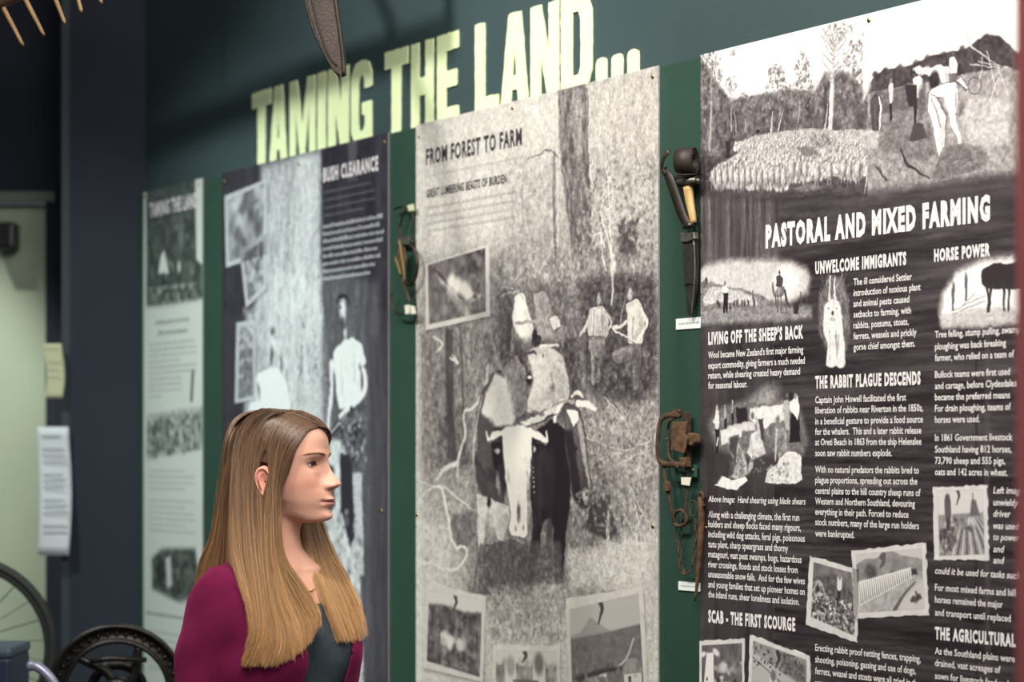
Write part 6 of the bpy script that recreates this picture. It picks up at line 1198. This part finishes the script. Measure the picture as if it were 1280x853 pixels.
# cardigan: torso and sleeves fused, then opened down the front
zc = np.concatenate([np.arange(-.160, -.24, -.006), np.arange(-.24, -.80, -.012)])
X, Y, Z = torso_obj(zc, .011)
X = X + np.where(X > 0, .006, -.004)
bmc = bmesh.new()
rows = [[bmc.verts.new((X[i, j], Y[i, j], Z[i, j])) for j in range(96)] for i in range(len(zc))]
for i in range(len(zc) - 1):
    for j in range(96): bmc.faces.new((rows[i][j], rows[i + 1][j], rows[i + 1][(j + 1) % 96], rows[i][(j + 1) % 96]))
bmc.faces.new(rows[0]); bmc.faces.new(rows[-1][::-1])
for s_ in (-1, 1):
    P = catmull([(-.012, s_ * .110, -.224), (-.018, s_ * .138, -.240), (-.022, s_ * .158, -.280), (-.030, s_ * .171, -.36), (-.040, s_ * .180, -.47), (-.022, s_ * .190, -.58), (.030, s_ * .206, -.705)], 26)
    R = np.interp(np.linspace(0, 1, 26), [0, .08, .2, .45, .65, .8, 1], [.044, .050, .0525, .049, .045, .042, .034])
    add_tube(bmc, P, list(R), 24)
bmesh.ops.recalc_face_normals(bmc, faces=bmc.faces)
me = bpy.data.meshes.new('c'); bmc.to_mesh(me); bmc.free(); oc = bpy.data.objects.new('c', me); SC.collection.objects.link(oc)
r_ = oc.modifiers.new('r', 'REMESH'); r_.mode = 'VOXEL'; r_.voxel_size = .0055
sm = oc.modifiers.new('s', 'SMOOTH'); sm.factor = .6; sm.iterations = 9
dg = bpy.context.evaluated_depsgraph_get(); cm = bpy.data.meshes.new_from_object(oc.evaluated_get(dg)); bpy.data.objects.remove(oc)
bmc = bmesh.new(); bmc.from_mesh(cm); dele = []
for sg, w0 in ((-1, .050), (1, .062)):           # clean cuts for the front edges, the neck and the hem
    for no, z0 in (((0, 1, 0), 0), ((0, 1, -sg * .219), -.36)):
        bmesh.ops.bisect_plane(bmc, geom=list(bmc.verts) + list(bmc.edges) + list(bmc.faces), plane_co=(0, sg * w0, z0), plane_no=no)
bmesh.ops.bisect_plane(bmc, geom=list(bmc.verts) + list(bmc.edges) + list(bmc.faces), plane_co=(0, 0, -.785), plane_no=(0, 0, 1))
for f in bmc.faces:
    c = f.calc_center_median(); w_ = .050 + .219 * max(0, c.z + .36) + (.012 if c.y > 0 else 0)
    if (c.x > 0 and abs(c.y) < w_) or (c.z > -.200 and math.hypot(c.x + .012, c.y) < .072) or (c.z > -.176) or (c.z < -.785 and abs(c.y) < .17) or (c.z < -.700 and abs(c.y) > .188): dele.append(f)
bmesh.ops.delete(bmc, geom=dele, context='FACES')
for v in bmc.verts:                              # soft folds in the knit
    x, y, z = v.co; a = abs(y) > .15
    k = .0030 * math.sin(34 * z + 18 * x + 3 * math.sin(19 * y)) + .0022 * math.sin(61 * z - 40 * x + 8)
    if a: v.co += v.normal * k
    else: v.co += v.normal * (.0022 * math.sin(45 * y + 12 * z))
V = np.array([v.co[:] for v in bmc.verts]); W3 = to_world(V[:, 0], V[:, 1], V[:, 2], YAW_T)
# follow the same twist as the body near the neck
for v, p in zip(bmc.verts, W3): v.co = p
bmc.to_mesh(cm); bmc.free()
M_card_k = mat('burgundy_knit', (.46, .10, .27), .92, col2=(.39, .075, .22), scale=14, bump=.35, bscale=1400, spec=.15)
M_card_k.node_tree.nodes['Principled BSDF'].inputs['Sheen Weight'].default_value = .55
M_card_k.node_tree.nodes['Principled BSDF'].inputs['Sheen Tint'].default_value = (*s2l((.80, .32, .52)), 1)
card = adopt(link('cardigan', cm, M_card_k, None, True)); so = card.modifiers.new('t', 'SOLIDIFY'); so.thickness = .004; so.offset = -1
bv_c = BVHTree.FromPolygons([v.co.copy() for v in cm.vertices], [tuple(p.vertices) for p in cm.polygons])
# trousers and shoes, under the frame
def leg_obj():
    bm = bmesh.new()
    for s_ in (-1, 1):
        P = [(-.005, s_ * .085, -.74), (.0, s_ * .092, -.90), (.012, s_ * .098, -1.12), (-.004, s_ * .100, -1.36), (-.012, s_ * .102, -1.515)]
        Q = to_world(*np.array(P).T, YAW_T); add_tube(bm, Q.tolist(), [.092, .086, .062, .052, .043], 20)
    X, Y, Z = torso_obj(np.arange(-.62, -.84, -.02), .006); V = to_world(X, Y, Z)
    rows = [[bm.verts.new(V[i, j]) for j in range(96)] for i in range(V.shape[0])]
    for i in range(len(rows) - 1):
        for j in range(96): bm.faces.new((rows[i][j], rows[i + 1][j], rows[i + 1][(j + 1) % 96], rows[i][(j + 1) % 96]))
    adopt(from_bm('trousers', bm, mat('black_denim', (.10, .11, .14), .85, bump=.2, bscale=800), None, True))
    for s_ in (-1, 1):
        bm = bmesh.new(); P = catmull([(-.055, s_ * .102, -1.545), (-.02, s_ * .102, -1.530), (.06, s_ * .106, -1.548), (.15, s_ * .112, -1.558), (.195, s_ * .114, -1.562)], 12)
        add_tube(bm, to_world(*P.T, YAW_T).tolist(), list(np.interp(np.linspace(0, 1, 12), [0, .1, .5, .9, 1], [.026, .036, .036, .026, .012])), 14)
        for v in bm.verts: v.co.z = max(v.co.z, .002)
        adopt(from_bm('shoe', bm, mat('black_leather', (.06, .06, .06), .4), None, True))
leg_obj()
# necklace
bm = bmesh.new(); pts = []
for k in range(61):
    a = -1.25 + 2.5 * k / 60; y = .078 * math.sin(a) ; z = -.236 + .050 * abs(math.sin(a)) ** 2.2
    pw = Vector(to_world(.25, y, z, YAW_T).tolist()); dr = Vector((-math.sin(YAW_T), math.cos(YAW_T), 0)); hit = bvh.ray_cast(pw, dr, .4)
    if hit[0]: pts.append(hit[0] - dr * .0016)
add_tube(bm, pts, .0006, 5)
mid = pts[len(pts) // 2]; t = Vector((math.cos(YAW_T), math.sin(YAW_T), 0))
for k in range(-4, 5): add_box(bm, mid + t * k * .0032 + Vector((0, 0, -.0008 * (4 - abs(k)) * .25)) - dr * .0008, (.0026, .0016, .0034))
adopt(from_bm('necklace', bm, mat('gold', (.85, .66, .36), .25, 1.0), None, True))

# ---------------------------------------------------------------- hair
rh = np.random.RandomState(7)
cen = Vector(to_world(0, 0, .005, YAW_H).tolist())
def scalp(d, off):
    hit = bvh.ray_cast(cen, d.normalized(), .3); return hit[0] + d.normalized() * off
def hdir(az, el): 
    a = math.radians(az); e = math.radians(el); x, y = math.cos(a) * math.cos(e), math.sin(a) * math.cos(e)
    s, c = math.sin(YAW_H), math.cos(YAW_H); return Vector((s * x + c * y, -c * x + s * y, math.sin(e)))
def camray(px, py):
    o = Vector((0, 0, EYE)); d = Vector(((px - 640) / F_PX, 1, (HOR - py) / F_PX)); return o, d
def near_guide(P, zhang, off=.009, cap=True):
    out = []
    for k, (px, py) in enumerate(P):
        o, d = camray(px, py); dep = []
        hb = bvh.ray_cast(o, d.normalized(), 8)
        if hb[0] and py < 640: dep.append(hb[0].y - off * (0.55 if k == 0 else 1))
        if py >= 640 and cap:
            for b_ in (bvh, bv_c):
                hb = b_.ray_cast(o, d.normalized(), 8)
                if hb[0]: dep.append(hb[0].y - .014)
        z = zhang(py)
        if py < 640: z = dep[0] if dep else z
        else: z = min(dep + [z])
        out.append([px, py, z])
    A = np.array(out)
    for it in range(3):                           # smooth the depth only
        z = A[:, 2].copy(); z[1:-1] = np.minimum(A[1:-1, 2], .25 * A[:-2, 2] + .5 * A[1:-1, 2] + .25 * A[2:, 2]) if it < 2 else .25 * A[:-2, 2] + .5 * A[1:-1, 2] + .25 * A[2:, 2]; A[:, 2] = z
    return [tuple(unproj(*a)) for a in A]
zn = lambda py: float(np.interp(py, [500, 600, 700, 830], [4.19, 4.162, 4.145, 4.11]))
near = [
 [(396, 535), (385, 539), (376, 551), (368, 565), (361, 588), (353, 608), (350, 628), (350, 652), (351, 678), (357, 702), (374, 726), (391, 749), (400, 771), (397, 784)],
 [(391, 531), (374, 541), (360, 556), (352, 578), (346, 604), (345, 640), (346, 680), (354, 712), (372, 746), (388, 778), (388, 801)],
 [(379, 525), (362, 536), (349, 551), (343, 574), (340, 604), (340, 645), (341, 695), (350, 742), (367, 782), (374, 818)],
 [(367, 520), (350, 531), (340, 549), (337, 574), (337, 602), (334, 645), (334, 700), (341, 752), (352, 799), (342, 834)],
 [(361, 517), (342, 527), (331, 545), (324, 570), (320, 600), (320, 645), (324, 692), (329, 742), (333, 794), (318, 833)],
 [(350, 514), (328, 528), (316, 553), (310, 590), (310, 640), (313, 690), (319, 740), (322, 792), (303, 833)],
 [(338, 512), (316, 525), (303, 550), (298, 590), (298, 640), (302, 690), (311, 730), (318, 772), (310, 812)],
 [(332, 511), (308, 522), (294, 548), (289, 590), (287, 640), (288, 685), (297, 722), (308, 750), (318, 790)]]
NG = [catmull(near_guide(P, zn), 26) for P in near]
zb = lambda py: float(np.interp(py, [500, 600, 690, 760], [4.20, 4.215, 4.235, 4.26]))
back1 = [[(331, 511), (306, 522), (292, 546), (286, 590), (283, 640), (281, 685), (279, 725), (277, 765), (276, 800)],
         [(329, 511), (302, 522), (288, 545), (281, 585), (276, 635), (270, 676), (262, 706), (255, 745), (252, 790)],
         [(327, 511), (299, 525), (285, 548), (278, 590), (270, 640), (262, 675), (249, 706), (243, 745), (240, 780)]]
def back_guide(P):
    out = []
    for k, (px, py) in enumerate(P):
        o, d = camray(px, py); hb = bvh.ray_cast(o, d.normalized(), 8)
        out.append(tuple(unproj(px, py, hb[0].y - .007 if (hb[0] and py < 600) else zb(py))))
    return out
BG = [catmull(back_guide(P), 26) for P in back1]
# over the crown to the far side and down the back
def rootdir(px, py):
    for k in range(14):
        o, d = camray(px, py + k * 1.5); hb = bvh.ray_cast(o, d.normalized(), 8)
        if hb[0]: return (hb[0] - cen).normalized()
RD = [rootdir(*q[0]) for q in near[:4]] + [rootdir(340, 513)]
def crown_guide(root_az, root_el, az, el, hang, steps=7, off=.008):
    a, b = (RD[root_el] if root_az is None else hdir(root_az, root_el)), hdir(az, el); out = []
    for k in range(steps):
        t = k / (steps - 1); out.append(tuple(scalp(a.lerp(b, t), off * (.5 if k == 0 else 1))))
    return out + [tuple(p) for p in hang]
def td(x, y, z): return tuple(to_world(x, y, z, YAW_T).tolist())
def cpt(px, py, z): return tuple(unproj(px, py, z))
far = [crown_guide(None, 0, 47, 8, [cpt(398, 632, 4.318), cpt(406, 662, 4.31), cpt(417, 690, 4.29), cpt(434, 722, 4.27), cpt(451, 757, 4.25), cpt(459, 794, 4.235)]),
       crown_guide(None, 1, 62, 2, [cpt(394, 632, 4.322), cpt(398, 664, 4.31), cpt(410, 698, 4.28), cpt(424, 730, 4.255), cpt(441, 768, 4.235), cpt(450, 802, 4.222)]),
       crown_guide(None, 2, 76, 0, [cpt(384, 632, 4.318), cpt(386, 664, 4.305), cpt(394, 697, 4.27), cpt(407, 728, 4.24), cpt(422, 762, 4.22), cpt(438, 802, 4.205)]),
       crown_guide(None, 3, 92, -2, [cpt(374, 632, 4.318), cpt(372, 662, 4.305), cpt(378, 692, 4.265), cpt(392, 724, 4.225), cpt(408, 758, 4.205), cpt(426, 803, 4.19)]),
       crown_guide(None, 4, 120, -8, [td(-.07, .055, -.14), td(-.095, .075, -.20), td(-.105, .08, -.28), td(-.105, .08, -.36)]),
       crown_guide(-170, 82, 150, -10, [td(-.09, .03, -.14), td(-.11, .04, -.20), td(-.112, .045, -.28), td(-.11, .045, -.37)]),
       crown_guide(-170, 75, 178, -12, [td(-.095, -.01, -.14), td(-.112, -.01, -.20), td(-.114, -.01, -.28), td(-.112, -.01, -.37)]),
       crown_guide(-165, 68, -152, -12, [td(-.088, -.05, -.14), td(-.110, -.055, -.20), td(-.112, -.06, -.28), td(-.11, -.06, -.36)]),
       list(map(tuple, BG[-1].tolist()))]
FG = [catmull(P, 26) for P in far]
NPT = 26; ROOT, MIDC, TIP = lin((.35, .26, .195)), lin((.49, .375, .275)), lin((.80, .62, .42))
def build_hair(name, sheets, seed):
    rs = np.random.RandomState(seed); VV = []; FF = []; CC = []; off = 0
    for guides, count, skip, jit, lift in sheets:
        Gd = np.array(guides); ng = len(Gd)
        ln = np.array([np.linalg.norm(Gd[i] - Gd[i + 1], axis=1).mean() for i in range(ng - 1)]); cdf = np.cumsum(ln) / ln.sum()
        clump = rs.uniform(-1, 1, (90, 3)); cs_ = rs.rand(90)
        for q in range(count):
            i = int(np.searchsorted(cdf, rs.rand())); s = i + rs.rand()
            t = s - i; T = np.linspace(0, 1, NPT); te = np.full(NPT, t)
            if skip and i == 3:
                bmp = np.clip(1 - np.abs(T - .40) / np.where(T > .40, .085, .10), 0, 1) ** .45; te = t + (round(t) - t) * bmp
            A = Gd[i] * (1 - te)[:, None] + Gd[i + 1] * te[:, None]; cl = int(s / (ng - 1) * 89); fr0 = 0
            end = 1 - .10 * rs.rand() ** 2; A = np.stack([np.interp(T * end, T, A[:, c]) for c in range(3)], 1)
            wob = (rs.normal(0, 1, 3)[None] * (T ** 1.2)[:, None] * jit) + clump[cl][None] * (T ** 1.5)[:, None] * jit * .8
            fr_ = rs.rand(); 
            if fr_ < .022: wob += rs.normal(0, 1, 3)[None] * (T ** 1.1 * np.sin(T * rs.uniform(2, 5)))[:, None] * .008
            A = A + wob; A[:, 1] += lift * rs.rand() + .0015 * np.sin(T * rs.uniform(4, 11) + rs.rand() * 6)
            for q_ in range(NPT):
                if A[q_, 2] > HO.z - .035:
                    dv = Vector(A[q_].tolist()) - cen; hb = bvh.ray_cast(cen, dv.normalized(), .3)
                    if hb[0] and dv.length < hb[3] + .0028: A[q_] = np.array(cen) + np.array(dv.normalized()) * (hb[3] + .0028 + .003 * fr_ * min(1, q_ / 3))
            D = np.gradient(A, axis=0); D /= np.linalg.norm(D, axis=1)[:, None] + 1e-9
            U = np.cross(D, [0, 1, 0]); U /= np.linalg.norm(U, axis=1)[:, None] + 1e-9; Wv = np.cross(D, U)
            rad = (.00046 * (1 - .55 * T ** 3))[:, None] * rs.uniform(.7, 1.15)
            ring = np.stack([A + U * rad, A - U * rad * .5 + Wv * rad * .87, A - U * rad * .5 - Wv * rad * .87], 1)
            VV.append(ring.reshape(-1, 3)); k = np.arange(NPT - 1)[:, None] * 3; j = np.array([0, 1, 2])[None]; j2 = np.array([1, 2, 0])[None]
            FF.append((np.stack([k + j, k + j2, k + 3 + j2, k + 3 + j], -1).reshape(-1, 4)) + off); off += NPT * 3
            tt = np.clip(T + rs.normal(0, .07) + .08 * math.sin(cl * 1.7), 0, 1)
            col = np.where(tt[:, None] < .5, ROOT + (MIDC - ROOT) * (tt[:, None] / .5) ** 1.2, MIDC + (TIP - MIDC) * ((tt[:, None] - .5) / .5) ** .9)
            col = col * (1 + rs.normal(0, .17) + .10 * math.sin(cl * 2.9)) * (1.0 + (.25 if rs.rand() < .12 else 0))
            CC.append(np.repeat(col, 3, axis=0))
    me = mesh_np(name, np.vstack(VV), np.vstack(FF)); vcol(me, np.clip(np.vstack(CC), 0, 1)); return me
M_hair = tint_mat('light_brown_hair', .46, spec=.55, aniso=.0)
HS = 1.35
hm = build_hair('hair', [(NG, int(5200 * HS), [(3.25, 3.80)], .0022, .006), (BG, int(1100 * HS), [], .002, .008), (FG, int(3800 * HS), [], .0022, .004)], 5)
hair = adopt(link('hair', hm, M_hair, None, True))
# the mass of hair under the outer strands
def sheet_mesh(name, guides, push, thick, m_, ear_gap=False):
    Gd = np.array(guides); n_, k_ = Gd.shape[:2]; V = []
    ctr = np.array(cen[:]); 
    for g in Gd:
        for i, p in enumerate(g):
            d = (ctr - p); d[2] *= .2 if p[2] < ctr[2] else 1; nn = np.linalg.norm(d) + 1e-9; V.append(p + d / nn * push * min(1, i / 2))
    F_ = []
    for a in range(n_ - 1):
        for b_ in range(k_ - 3):
            if ear_gap and a == 3 and 9 <= b_ <= 12: continue
            F_.append((a * k_ + b_, a * k_ + b_ + 1, (a + 1) * k_ + b_ + 1, (a + 1) * k_ + b_))
    me = bpy.data.meshes.new(name); me.from_pydata([tuple(v) for v in V], [], F_); me.update()
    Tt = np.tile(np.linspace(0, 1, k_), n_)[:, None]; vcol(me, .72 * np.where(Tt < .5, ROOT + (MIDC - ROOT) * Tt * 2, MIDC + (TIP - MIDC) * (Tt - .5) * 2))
    return me
bmh = bmesh.new()
for gs, eg in ((NG + BG, True), (FG, False)):
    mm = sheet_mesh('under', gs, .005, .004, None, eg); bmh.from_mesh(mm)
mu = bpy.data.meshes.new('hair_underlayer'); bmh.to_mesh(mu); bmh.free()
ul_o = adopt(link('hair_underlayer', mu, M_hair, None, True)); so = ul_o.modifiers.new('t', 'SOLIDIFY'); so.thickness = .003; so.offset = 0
